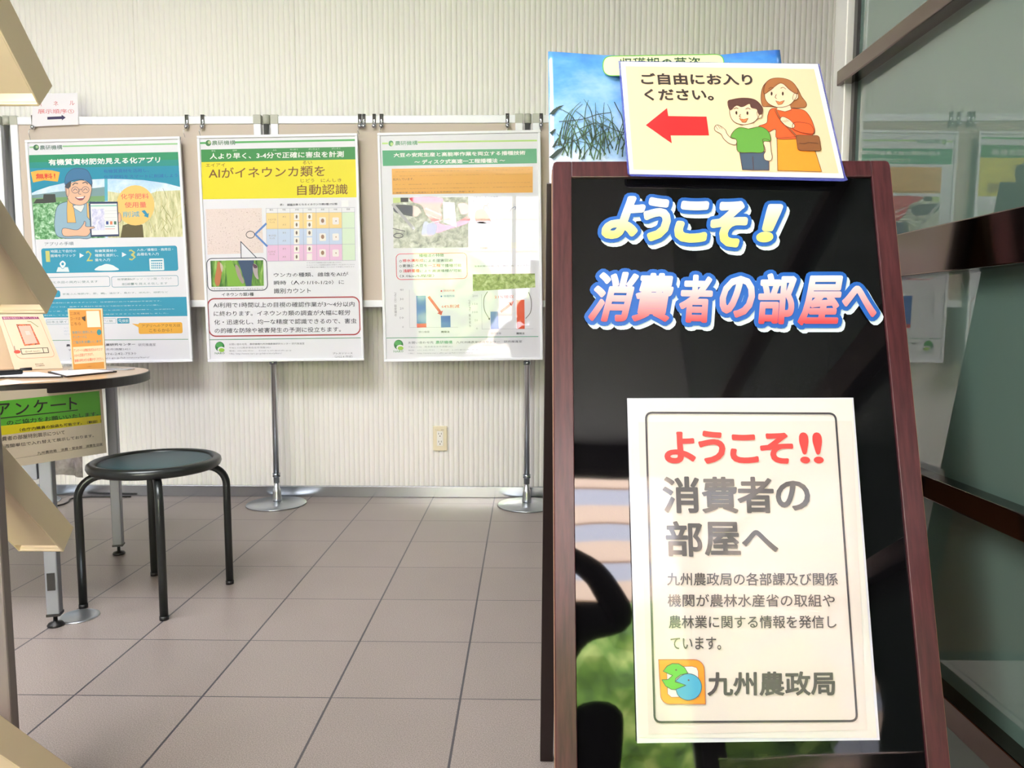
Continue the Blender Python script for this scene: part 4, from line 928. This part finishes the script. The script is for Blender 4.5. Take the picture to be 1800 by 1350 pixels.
# gently wavy sheet
bm = bmesh.new(); nx, nz = 40, 16; a0 = s.l(963.5, 93); a1 = s.l(1370, 92); Hh = 0.262
def wavy(x, yv):
    f = (x-a0[0])/(a1[0]-a0[0]); return 0.004*math.sin(7*f+1)+0.003*math.sin(13*f+9*yv) , -0.012*math.sin(math.pi*f)*0.55
V_ = [[None]*(nz+1) for _ in range(nx+1)]
for i in range(nx+1):
    for j in range(nz+1):
        x = a0[0]+(a1[0]-a0[0])*i/nx; yv = a0[1]-Hh*j/nz; w_, sag = wavy(x, yv)
        p = s.o+s.ax*x+s.ay*(yv+sag*(1-j/nz))+s.n*(w_*0.5); V_[i][j] = bm.verts.new(p)
for i in range(nx):
    for j in range(nz): bm.faces.new((V_[i][j], V_[i][j+1], V_[i+1][j+1], V_[i+1][j]))
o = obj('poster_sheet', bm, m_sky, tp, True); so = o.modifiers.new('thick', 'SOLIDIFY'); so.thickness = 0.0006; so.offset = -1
s.crop = (940, 60, 3.0); s.gloss = True
s.o = s.o + s.n*0.0042
ov = rr_quad([(358, 118), (997, 107), (997, 224), (360, 220)], 48)
s.poly(ov, (228, 236, 178), 1); s.line(ov, 5, (90, 170, 60), 2, True)
s.text('収穫期の草姿', 450, 195, 872, 122, (40, 70, 50), 3, 0.005, 2)
GS = (34, 52, 42)
for pts in ([(75, 425), (95, 400), (130, 380), (155, 375), (125, 395), (100, 425)], [(75, 650), (120, 610), (165, 590), (140, 620), (95, 660)], [(78, 520), (105, 500), (112, 505), (90, 535)], [(88, 600), (120, 550), (130, 545), (105, 600)]): s.poly(pts, GS, 2)
for k in range(60):
    x = random.uniform(110, 470); y = random.uniform(540, 665); dx = random.uniform(-150, 120); dy = random.uniform(60, 230)
    C = s.curve([(x, y), (x+dx*0.4, y-dy*0.7), (x+dx, y-dy)], 4)
    if min(c[0] for c in C) < 80: continue
    for a_, b_, w_ in zip(C, C[1:], np.linspace(7, 1.5, len(C))): s.line([a_, b_], w_, random.choice([GS, (50, 78, 48), (70, 100, 60)]), 2)
for C in (s.curve([(130, 462), (250, 450), (330, 425), (400, 415)]), s.curve([(240, 500), (330, 470), (430, 510), (470, 520)]), s.curve([(420, 360), (440, 400), (460, 440), (470, 520)]), s.curve([(100, 590), (220, 560), (300, 500)])): s.line(C, 5, GS, 2)
s.put('print', tp)

# ================================================================== TABLE with round end, sign and papers
e1 = Vector((0.966, 0.257, 0)).normalized(); e2 = Vector((-0.257, 0.966, 0)).normalized(); Mt = Vector((-1.4225, 2.338, 0))
def TB(a, b_, z): return Mt+e1*a+e2*b_+Vector((0, 0, z))
def top_outline(grow=0.0):
    P = []; hw = 0.40+grow; cb = -0.04
    for i in range(49):
        a = math.radians(-90+180*i/48); c_, s_ = math.cos(a), math.sin(a)
        P.append((-0.15+(0.35+grow)*abs(c_)**0.95, cb+hw*math.copysign(abs(s_)**0.95, s_)))
    P += [(-1.10-grow, cb+hw), (-1.10-grow, cb-hw)]
    return P
tt = thing('table', tuple(TB(-0.4, 0, 0)), 'beige-topped table with round end, thick black edge and grey square legs', 'table')
m_top = mat((188, 152, 114), 0.3, coat=0.3, name='beige_laminate_top'); m_rim = mat((26, 20, 20), 0.4, name='black_edge_band')
bm = bmesh.new(); prism(bm, [TB(a, b_, 0.672) for a, b_ in top_outline(-0.004)], Vector((0, 0, 0.0285))); obj('table_top', bm, m_top, tt)
bm = bmesh.new(); O_, I_ = top_outline(0), top_outline(-0.0045); n_ = len(O_)
prof = [(O_, 0.673), (O_, 0.6985), (I_, 0.7003), (I_, 0.671)]
rg = [[bm.verts.new(TB(a, b_, z)) for a, b_ in L] for L, z in prof]
for q in range(4):
    A_, B_ = rg[q], rg[(q+1) % 4]
    for i in range(n_): bm.faces.new((A_[i], A_[(i+1) % n_], B_[(i+1) % n_], B_[i]))
obj('edge_band', bm, m_rim, tt)
Rt = Matrix((e1, e2, Vector((0, 0, 1)))).transposed()
for (fx, fy, dk) in ((-1.337, 2.018, 1), (-1.508, 2.658, 0), (-1.337-1.0*0.966, 2.018-1.0*0.257, 1), (-1.508-0.966, 2.658-0.257, 0)):
    bm = bmesh.new(); box(bm, (fx, fy, 0.355), (0.033, 0.033, 0.634), Rt); lg = obj('leg', bm, GREYLEG, tt, bevel=0.003)
    bm = bmesh.new(); lathe(bm, [(0, 0), (0.020, 0), (0.022, 0.004), (0.018, 0.010), (0.006, 0.013), (0.005, 0.034), (0, 0.034)], (fx, fy, 0), 24); obj('levelling_foot', bm, BLACKP, lg, True)
    bm = bmesh.new(); box(bm, (fx, fy, 0.0365), (0.035, 0.035, 0.007), Rt); obj('leg_cap', bm, BLACKP, lg)
    if dk:
        bm = bmesh.new(); box(bm, Vector((fx, fy, 0.135))-e2*0.017, (0.020, 0.004, 0.05), Rt); obj('leg_clip', bm, BLACKP, lg)
bm = bmesh.new(); box(bm, TB(-0.03, 0, 0.656), (0.03, 0.62, 0.030), Rt); obj('end_rail', bm, GREYLEG, tt, bevel=0.002)
for b_ in (-0.331, 0.331):
    bm = bmesh.new(); box(bm, TB(-0.5, b_, 0.650), (0.96, 0.03, 0.04), Rt); obj('side_rail', bm, GREYLEG, tt, bevel=0.002)
bm = bmesh.new(); box(bm, TB(-0.5, -0.331, 0.455), (0.96, 0.03, 0.055), Rt); obj('shelf_rail', bm, GREYLEG, tt, bevel=0.002)

# survey sign hanging from the table end
pA, pB = at_plane(182, 679, TB(0.13, 0, 0), e1), None
sp = Vector((-1.268, 2.225, 0.670)); sq = Vector((-1.306, 1.84, 0.670))
ax_ = (sp-sq).normalized()
s = Sheet(sq, ax_, (0, 0, 1)); s.crop = (0, 640, 6.75)
st = thing('survey_sign', tuple((sp+sq)/2-Vector((0, 0, 0.2))), 'paper sign with green and yellow bands hanging from the table end, behind the rack', 'sign')
quad = [(-60, 690.5), (178.7, 678.2), (187.5, 796), (-40, 831)]
m_pap = mat((236, 222, 200), 0.6, name='cream_paper')
s.crop = (0, 0, 1); bmq = flat_sheet(s, quad, 0.0006, m_pap); obj('paper', bmq, m_pap, st); s.crop = (0, 640, 6.75); s.gloss = False
GN = (96, 190, 48)
s.poly([(-300, 470), (1175, 318), (1198, 607), (-300, 768)], GN, 1)
s.poly([(-300, 768), (1198, 607), (1202, 697), (-300, 884)], (236, 222, 20), 1)
IK = (46, 40, 38)
for ch, bl, br, tl in (('ア', (-40, 625), (118, 612), (-45, 470)), ('ン', (185, 605), (348, 585), (175, 465)), ('ケ', (395, 580), (562, 565), (392, 428)), ('ー', (598, 500), (780, 482), (596, 482)), ('ト', (822, 540), (912, 535), (820, 395))): s.text3(ch, bl, br, tl, IK, 3, 0.012, 3)
s.line([(-100, 655), (918, 545)], 9, IK, 3)
s.text3('のご協力をお願いいたします。', (80, 728), (1165, 612), (72, 670), IK, 3, 0.008)
s.text3('（合庁内職員の投函も可能です。（歓迎））', (232, 800), (1200, 690), (228, 762), IK, 3, 0.012)
s.text3('消費者の部屋特別展示について', (-45, 922), (765, 832), (-48, 868), (96, 84, 76), 3, 0.004); s.text3('　２週間単位で入れ替えて展示しております。', (-10, 1005), (1110, 866), (-14, 962), (96, 84, 76), 3, 0.004)
s.text3('九州農政局　消費・安全部　消費生活課', (440, 1078), (1212, 965), (437, 1042), (96, 84, 76), 3, 0.004); s.line([(-250, 1185), (1220, 966), (1176, 318)], 2.5, (150, 135, 115), 2)
s.put('printing', st)

# dusting cloth hanging under the table
bm = bmesh.new(); c0 = atY(86, 770, 2.42); c1 = atY(144, 770, 2.42); zt_, zb_ = 0.628, atY(110, 836, 2.42).z; g_ = []
for i in range(19):
    u_ = i/18; row = []
    for j in range(13):
        v_ = j/12; row.append(bm.verts.new((c0.x+(c1.x-c0.x)*u_, 2.42+0.007*math.sin(9*u_+2*v_)+0.003*math.sin(21*u_), zt_+(zb_-zt_)*v_+0.005*math.sin(5*u_)*v_)))
    g_.append(row)
for i in range(18):
    for j in range(12): bm.faces.new((g_[i][j], g_[i][j+1], g_[i+1][j+1], g_[i+1][j]))
bmesh.ops.recalc_face_normals(bm, faces=bm.faces[:])
m_cl = mat((186, 182, 186), 0.9, name='grey_cloth'); noise_color(m_cl, 30, [(0.35, (150, 146, 150)), (0.65, (205, 202, 206))])
o = obj('dusting_cloth', bm, m_cl, None, True); q = o.modifiers.new('thick', 'SOLIDIFY'); q.thickness = 0.003
tag(o, 'grey cloth hanging under the table, below the survey sign', 'cloth')

ZT_ = 0.7008
# leaning display card (pink-beige) on the table
bl, br = atZ(25.7, 651, ZT_), atZ(110, 648, ZT_)
br = Vector((br.x, br.y, ZT_)); bl = Vector((bl.x, bl.y, ZT_))
trp = atY(74.6, 551, br.y+0.045)
s = Sheet(bl, br-bl, trp-br)
cd = thing('tent_card', tuple((bl+br)/2), 'beige tilted card with a purple title strip and a small framed picture, on the table', 'card')
m_cd = mat((206, 186, 160), 0.45, name='card_stock')
s.crop = (0, 520, 6.43)
qd = [(-30, 212), (480, 200), (710, 820), (165, 836)]
bmq = flat_sheet(s, qd, 0.002, m_cd); obj('card_front', bmq, m_cd, cd)
bk = (s.l(480, 200), s.l(-30, 212)); tl_w, tr_w = s.w(s.l(-30, 212), 0)-s.n*0.002, s.w(s.l(480, 200), 0)-s.n*0.002
back = Vector((-0.10, 0.05, 0))
bm = bmesh.new(); prism(bm, [tl_w, tr_w, Vector((br.x, br.y, ZT_))+back, Vector((bl.x, bl.y, ZT_))+back], Vector((-0.0016, 0.0006, -0.001))); obj('card_back', bm, m_cd, cd)
s.shape(rr_quad([(20, 236), (438, 238), (628, 690), (200, 712)], 60), m_cd, 1, (226, 110, 90), 4)
s.poly([(20, 236), (430, 238), (445, 262), (30, 270)], (126, 42, 92), 2); s.text3('農政局の取組みをご紹介しています', (40, 264), (425, 258), (32, 242), (226, 180, 196), 3)
s.poly([(182, 322), (345, 322), (455, 550), (275, 566)], photo('flower_photo', 220, [(0.35, (50, 80, 40)), (0.5, (190, 60, 50)), (0.62, (240, 150, 70))]), 2); s.poly([(205, 342), (340, 336), (425, 535), (285, 548)], (214, 164, 148), 3); s.poly([(280, 400), (330, 398), (350, 440), (300, 445)], (246, 180, 170), 4)
s.line([(310, 290), (350, 295), (430, 352)], 9, (120, 130, 90), 4)
s.ell(195, 634, 38, 20, (228, 70, 52), 3); s.line([(160, 570), (175, 632)], 8, (120, 100, 95), 3)
s.shape([(232, 600), (538, 588), (550, 642), (250, 660)], (206, 190, 164), 3, (30, 28, 28), 8); s.line([(480, 590), (496, 646)], 7, (30, 28, 28), 5); s.text3('@maff_kyushu', (285, 645), (455, 636), (282, 622), (110, 104, 84), 4)
s.text3('農林水産省', (398, 782), (492, 774), (393, 768), (90, 80, 74), 3); s.text3('九州農政局', (402, 802), (505, 794), (399, 788), (90, 80, 74), 3)
s.put('printing', cd)
# upright orange card
bl, br = atZ(127.5, 651.5, ZT_), atZ(186.5, 649.5, ZT_); mid = (bl+br)/2; bl = Vector((bl.x, mid.y, ZT_)); br = Vector((br.x, mid.y-0.01, ZT_))
s = Sheet(bl, br-bl, atY(119, 542.5, mid.y+0.012)-bl); s.crop = (0, 520, 6.43)
oc = thing('survey_card', tuple(mid), 'upright orange card with teal and red writing, on the table right of the tent card', 'card')
m_or = mat((206, 182, 148), 0.4, name='card_edge')
bmq = flat_sheet(s, [(764, 144), (1155, 143), (1197, 830), (820, 842)], 0.003, m_or); obj('card_stock', bmq, m_or, oc)
s.poly([(782, 160), (1140, 158), (1180, 820), (832, 834)], (190, 132, 62), 1)
for k, t_ in enumerate(('二次元', 'コードは', 'こちら')): s.text3(t_, (792+k*6, 218+k*58), (905+k*5, 214+k*58), (790+k*6, 186+k*58), (96, 62, 40), 2, 0.008)
s.poly([(975, 172), (1120, 170), (1140, 352), (990, 356)], (206, 196, 176), 2); s.poly([(925, 240), (950, 235), (966, 225), (968, 290), (950, 280), (930, 262)], (70, 60, 50), 2)
for k, (t_, X) in enumerate((('皆様方に提供したい', 1080), ('アンケートに', 985), ('ご協力をお願いします', 1150))): s.text3(t_, (820+k*4, 430+k*56), (X, 424+k*52), (818+k*4, 398+k*56), (60, 130, 140), 2, 0.008)
s.ell(1122, 412, 26, 32, (50, 120, 130), 3)
s.poly([(826, 580), (1170, 560), (1182, 745), (842, 772)], (208, 186, 154), 2)
for k, (t_, X) in enumerate((('アンケートは無記名式なのでスマ', 1160), ('ホから回答ができます。', 1060), ('皆様の声をぜひお聞かせください。', 1172))): s.text3(t_, (836+k*6, 636+k*58), (X, 622+k*52), (834+k*6, 602+k*58), (214, 70, 50), 3, 0.008)
s.text3('九州農政局', (985, 808), (1035, 804), (984, 796), (150, 100, 50), 3)
s.put('printing', oc)
bm = bmesh.new(); box(bm, (mid.x+0.03, mid.y+0.02, ZT_+0.001), (0.20, 0.05, 0.002)); m_ac = mat((235, 238, 240), 0.1, name='clear_acrylic'); m_ac.node_tree.nodes['Principled BSDF'].inputs['Transmission Weight'].default_value = 0.85
obj('acrylic_base', bm, m_ac, oc)

# clipboards with survey forms
m_clip = mat((24, 26, 44), 0.45, name='clipboard'); m_form = mat((232, 234, 244), 0.6, name='paper_white')
def slab(name, pts, z, th, m, par):
    bm = bmesh.new(); prism(bm, [Vector((*atZ(u, v, z)[:2], z)) for u, v in pts], Vector((0, 0, th))); return obj(name, bm, m, par)
cA = thing('clipboard', tuple(atZ(150, 657, ZT_)), 'black clipboard with white survey forms, lying nearest the table tip', 'clipboard')
slab('clip_board', [(116, 663.3), (205.5, 654.2), (160, 651), (84, 655.2)], ZT_, 0.004, m_clip, cA); slab('paper', [(118, 661.0), (199, 652.8), (157, 650.2), (90, 653.4)], ZT_+0.0042, 0.002, m_form, cA)
cB = thing('clipboard', tuple(atZ(50, 662, ZT_)), 'black clipboard with white survey forms, lying in front of the tent card', 'clipboard')
slab('clip_board', [(-60, 668), (7.8, 665.0), (111, 663.6), (70, 656.5), (-30, 658.5)], ZT_, 0.004, m_clip, cB); slab('paper', [(-55, 665.5), (8, 662.6), (107, 661.4), (67, 654.8), (-28, 656.6)], ZT_+0.0042, 0.002, m_form, cB)
pnA, pnB = atZ(-45, 655, ZT_+0.018), atZ(37, 650.5, ZT_+0.018)
bm = bmesh.new(); R_x = Matrix.Rotation(math.atan2((pnB-pnA).y, (pnB-pnA).x), 3, 'Z'); box(bm, (pnA+pnB)/2+Vector((0, 0, -0.004)), ((pnB-pnA).length, 0.03, 0.013), R_x)
obj('clip', bm, BLACKP, cB, bevel=0.004)
bm = bmesh.new(); tube(bm, [atZ(36, 649.5, ZT_+0.016), atZ(46, 648.8, ZT_+0.016), atZ(56, 648.4, ZT_+0.016)], [0.004, 0.005, 0.005], 12); tag(obj('pen', bm, BLACKP, None, True), 'short black pen resting beside the clip on the table', 'pen')
o = slab('leaflet', [(-40, 681), (-8, 672), (12, 667.6), (40, 670.6), (104, 669.2), (60, 672.5), (-10, 679)], ZT_, 0.0012, mat((236, 214, 200), 0.5), None)
tag(o, 'pale pink leaflet lying at the front edge of the table', 'leaflet')

# ================================================================== STOOL
SC = Vector((-1.156, 2.254, 0)); SH_ = 0.43
stl = thing('stool', tuple(SC), 'low round stool with dark green vinyl seat and four dark bent-tube legs', 'stool')
m_met = mat((62, 66, 66), 0.28, 0.7, name='dark_stool_metal'); m_vin = mat((34, 66, 72), 0.38, spec=0.5, name='green_vinyl'); noise_bump(m_vin, 300, 0.2, 0.0004)
TC = SC+Vector((0.006, 0.0, 0))
bm = bmesh.new(); lathe(bm, [(0.150, -0.020), (0.178, -0.022), (0.188, -0.016), (0.192, -0.006), (0.190, 0.004), (0.181, 0.010), (0.170, 0.009), (0.165, 0.002), (0.164, -0.004), (0.150, -0.006), (0.150, -0.020)], TC+Vector((0, 0, SH_)), 72); obj('seat_rim', bm, m_met, stl, True)
bm = bmesh.new(); lathe(bm, [(0.163, -0.012), (0.164, -0.001), (0.159, 0.004), (0.14, 0.006), (0, 0.007)], TC+Vector((0, 0, SH_)), 72); obj('seat', bm, m_vin, stl, True)
bm = bmesh.new(); lathe(bm, [(0, -0.016), (0.165, -0.016), (0.165, -0.012), (0, -0.012)], TC+Vector((0, 0, SH_)), 48); obj('seat_plate', bm, m_met, stl)
for fx, fy in ((-1.337, 2.151), (-1.049, 2.067), (-1.263, 2.436), (-0.974, 2.361)):
    d = Vector((fx, fy, 0))-SC; d.z = 0; L_ = d.length; dn = d.normalized(); zt2 = SH_-0.030
    pts = [SC+dn*(L_-0.14)+Vector((0, 0, zt2))]
    for k in range(9):
        a = math.radians(90*k/8); pts.append(SC+dn*(L_-0.065+0.065*math.sin(a))+Vector((0, 0, zt2-0.065+0.065*math.cos(a))))
    pts.append(SC+dn*L_+Vector((0, 0, 0.006)))
    bm = bmesh.new(); tube(bm, pts, 0.0118, 20); lg = obj('leg', bm, m_met, stl, True)
    bm = bmesh.new(); tube(bm, [SC+dn*L_+Vector((0, 0, 0)), SC+dn*L_+Vector((0, 0, 0.012))], 0.0128, 20); obj('leg_tip', bm, BLACKP, lg, True)

# round floor cover by the table leg, cable by the wall
fc = atZ(138, 1084, 0)
bm = bmesh.new(); lathe(bm, [(0, 0), (0.056, 0), (0.055, 0.003), (0.046, 0.005), (0.044, 0.004), (0, 0.004)], (fc.x, fc.y, 0), 48)
tag(obj('floor_cover', bm, m_base, None, True), 'small round polished metal floor cover at the foot of the front table leg', 'cover')
bm = bmesh.new(); tube(bm, [Vector((*atZ(u, v, 0.004)[:2], 0.004)) for u, v in ((60, 893), (80, 893), (98, 889.5), (112, 886), (120, 882), (123, 877.5), (132, 874.5), (160, 873), (230, 872.8))], 0.004, 8)
tag(obj('power_cable', bm, BLACKP, None, True), 'thin black cable on the floor along the skirting, left', 'cable')

# ================================================================== BROCHURE RACK (left foreground)
rk = thing('brochure_rack', (-0.84, 1.2, 0), 'tall grey and beige brochure rack at the left edge, nearest the camera', 'rack')
m_bei = mat((236, 218, 186), 0.5, name='beige_plastic'); b_ = m_bei.node_tree.nodes['Principled BSDF']; b_.inputs['Subsurface Weight'].default_value = 0.0
m_post = mat((126, 118, 116), 0.5, 0.2, name='rack_post')
YR = 1.30
def tray(B0, C0, A0, Yb, slope_px, parent, LN_=0.26):
    """B0,A0 : lower right corner of plate and of flange, C0 : lower left corner of plate (picture pixels)"""
    Bw, Cw, Aw = atY(*B0, Yb), atY(*C0, Yb), atY(*A0, Yb+0.028)
    Cw.z = Bw.z; Cw.y = Bw.y
    sl = Vector((0, -1, 1)).normalized()                     # plate rises towards the camera
    # find the slope direction from the picture point on the plate edge
    d = Vector(ray(*slope_px)); Xc = Bw.x; t_ = Xc/d.x; Pw = Vector(CAMP)+d*t_; sl = (Pw-Bw).normalized()
    Ln = LN_
    fl = (Aw-Bw)
    bm = bmesh.new(); th = Vector((0.0035, 0, 0))
    nrm = Vector((1, 0, 0)).cross(sl).normalized(); nrm = nrm if nrm.y > 0 else -nrm
    prism(bm, [Bw+sl*0.022, Bw+sl*Ln, Cw+sl*Ln, Cw+sl*0.022], nrm*0.003)
    prism(bm, [Bw, Bw+Vector((0, 0, 0.0085)), Cw+Vector((0, 0, 0.0085)), Cw], Vector((0, 0.003, 0))); obj('tray_back', bm, m_bei, parent, bevel=0.001)
    bm = bmesh.new(); f2 = Vector((0.004, fl.y, fl.z))
    prism(bm, [Bw, Bw+sl*Ln, Bw+sl*Ln+fl, Bw+fl], Vector((0.003, 0, 0))); obj('tray_side', bm, m_bei, parent, bevel=0.0008)
    bm = bmesh.new(); prism(bm, [Cw, Cw+sl*Ln, Cw+sl*Ln+Vector((-0.004, fl.y, fl.z)), Cw+Vector((-0.004, fl.y, fl.z))], Vector((-0.003, 0, 0))); obj('tray_side', bm, m_bei, parent, bevel=0.0008)
    bm = bmesh.new(); prism(bm, [Bw, Cw, Cw+Vector((-0.004, fl.y, fl.z)), Bw+fl], -nrm.cross(Vector((1, 0, 0))).normalized()*0.003); obj('tray_lip', bm, m_bei, parent, bevel=0.0008)
for k, (B0, C0, A0, sp_) in enumerate((((67, 186), (-14, 187), (89.5, 151), (8, 73)), ((80, 552), (-2, 555), (98.7, 512), (10, 446)), ((109, 970), (35.5, 970.7), (127, 927), (8, 860)), ((172, 1441), (100, 1442), (192, 1399), (62, 1369)))):
    tr = bpy.data.objects.new('leaflet_tray', None); COL.objects.link(tr); tr.empty_display_size = 0.05; tr.parent = rk
    pw = atY(*B0, YR); tr.location = pw-Vector(rk.location)
    tray(B0, C0, A0, YR, sp_, tr, 0.45 if k == 3 else 0.26)
pR0, pR1 = atY(42, 1350, 1.13), atY(16.7, 1000, 1.13)
bm = bmesh.new(); xr = (pR0.x+pR1.x)/2; box2(bm, (xr-0.05, 1.11, 0), (xr, 1.13, 1.06)); obj('front_post', bm, m_post, rk, bevel=0.003)
bm = bmesh.new(); box2(bm, (-0.99, 1.17, 0.0), (-0.951, 1.30, 1.55)); obj('rear_post', bm, m_post, rk, bevel=0.003)
bm = bmesh.new(); box2(bm, (-1.30, 1.03, 0), (-1.02, 1.22, 0.02)); box2(bm, (-1.03, 1.175, 0), (-0.985, 1.215, 0.04)); obj('base', bm, m_post, rk, bevel=0.003)

# ================================================================== PHOTOGRAPHER (crouching behind the viewpoint, mirrored in the board)
ph = thing('person', (0.0, -0.42, 0), 'person in dark clothes crouching with a small camera, mirrored in the black board', 'person')
m_cloth = mat((22, 22, 26), 0.8, name='dark_clothes'); m_skin = mat((214, 164, 138), 0.5, name='skin'); m_hair = mat((26, 20, 18), 0.6, name='black_hair')
def skin(name, J, Ed, m, parent, root=0, lv=2):
    me = bpy.data.meshes.new(name); pos = [Vector(j[0])-Vector(ph.location) for j in J]
    me.from_pydata(pos, Ed, []); o = bpy.data.objects.new(name, me); COL.objects.link(o); o.parent = parent
    o.modifiers.new('skin', 'SKIN'); sv = me.skin_vertices[0].data
    for i, j in enumerate(J): sv[i].radius = (j[1], j[1]); sv[i].use_root = (i == root)
    sb_ = o.modifiers.new('sub', 'SUBSURF'); sb_.levels = lv; sb_.render_levels = lv; me.materials.append(m); o.modifiers['skin'].use_smooth_shade = True
    return o
J = [((0, -0.62, 0.30), 0.13), ((0, -0.55, 0.48), 0.125), ((0, -0.46, 0.64), 0.14), ((0, -0.42, 0.74), 0.085), ((0, -0.38, 0.80), 0.052),
     ((0.15, -0.44, 0.71), 0.07), ((0.29, -0.30, 0.70), 0.050), ((0.20, -0.16, 0.80), 0.038), ((0.075, -0.085, 0.86), 0.026),
     ((-0.15, -0.44, 0.71), 0.07), ((-0.27, -0.28, 0.66), 0.050), ((-0.18, -0.15, 0.78), 0.038), ((-0.075, -0.085, 0.86), 0.026),
     ((0.10, -0.60, 0.27), 0.10), ((0.21, -0.24, 0.46), 0.070), ((0.17, -0.40, 0.09), 0.048), ((0.18, -0.24, 0.045), 0.040),
     ((-0.10, -0.60, 0.27), 0.10), ((-0.21, -0.26, 0.44), 0.070), ((-0.17, -0.42, 0.09), 0.048), ((-0.18, -0.26, 0.045), 0.040)]
Ed = [(0, 1), (1, 2), (2, 3), (3, 4), (2, 5), (5, 6), (6, 7), (7, 8), (2, 9), (9, 10), (10, 11), (11, 12), (0, 13), (13, 14), (14, 15), (15, 16), (0, 17), (17, 18), (18, 19), (19, 20)]
skin('body', J, Ed, m_cloth, ph)
bm = bmesh.new(); bmesh.ops.create_uvsphere(bm, u_segments=28, v_segments=20, radius=1.0)
hc = Vector((0, -0.30, 0.93))
for v in bm.verts:
    x, y, z = v.co; jaw = 1-0.22*max(0, -z)
    nose = 0.20*math.exp(-((x/0.16)**2+((z+0.10)/0.22)**2)) if y > 0 else 0
    v.co = hc+Vector((x*0.074*jaw, y*0.092+nose*0.09, z*0.115))
obj('head', bm, m_skin, ph, True)
bm = bmesh.new(); bmesh.ops.create_uvsphere(bm, u_segments=28, v_segments=20, radius=1.0)
for v in bm.verts:
    x, y, z = v.co; lift = 0.35*max(0, y)*(1 if z < 0.45 else 0)
    v.co = hc+Vector((x*0.083, y*0.098*(1-lift*1.6)-0.012, 0.012+z*(0.118 if z > 0 else 0.075)))
obj('hair', bm, m_hair, ph, True)
for sx in (-1, 1):
    bm = bmesh.new(); bmesh.ops.create_uvsphere(bm, u_segments=12, v_segments=8, radius=0.011, matrix=Matrix.Translation(hc+Vector((sx*0.03, 0.076, 0.004)))); obj('eye', bm, mat((240, 238, 236), 0.2), ph, True)
    bm = bmesh.new(); bmesh.ops.create_uvsphere(bm, u_segments=12, v_segments=10, radius=1.0)
    for v in bm.verts: v.co = hc+Vector((sx*0.076+v.co.x*0.008, -0.005+v.co.y*0.018, v.co.z*0.030))
    obj('ear', bm, m_skin, ph, True)
    Hj = [((sx*0.078, -0.088, 0.856), 0.020), ((sx*0.072, -0.062, 0.868), 0.024), ((sx*0.058, -0.046, 0.872), 0.018)]
    He = [(0, 1), (1, 2)]
    for k, (dz, ln) in enumerate(((0.028, 0.028), (0.012, 0.032), (-0.004, 0.030), (-0.019, 0.024))):
        b0_ = len(Hj); Hj += [((sx*0.060, -0.036, 0.872+dz), 0.0095), ((sx*(0.060-ln*0.6), -0.026, 0.873+dz*1.05), 0.009), ((sx*(0.060-ln*1.2), -0.028, 0.873+dz), 0.008)]
        He += [(2, b0_), (b0_, b0_+1), (b0_+1, b0_+2)]
    b0_ = len(Hj); Hj += [((sx*0.062, -0.078, 0.852), 0.011), ((sx*0.042, -0.086, 0.854), 0.009)]; He += [(1, b0_), (b0_, b0_+1)]
    skin('hand', Hj, He, m_skin, ph)
bm = bmesh.new(); box2(bm, (-0.052, -0.072, 0.846), (0.052, -0.044, 0.908)); tube(bm, [(0, -0.046, 0.876), (0, -0.012, 0.876)], 0.022, 24)
tag(obj('camera_body', bm, BLACKP, None, bevel=0.003), 'small black compact camera held up by the crouching person', 'camera')
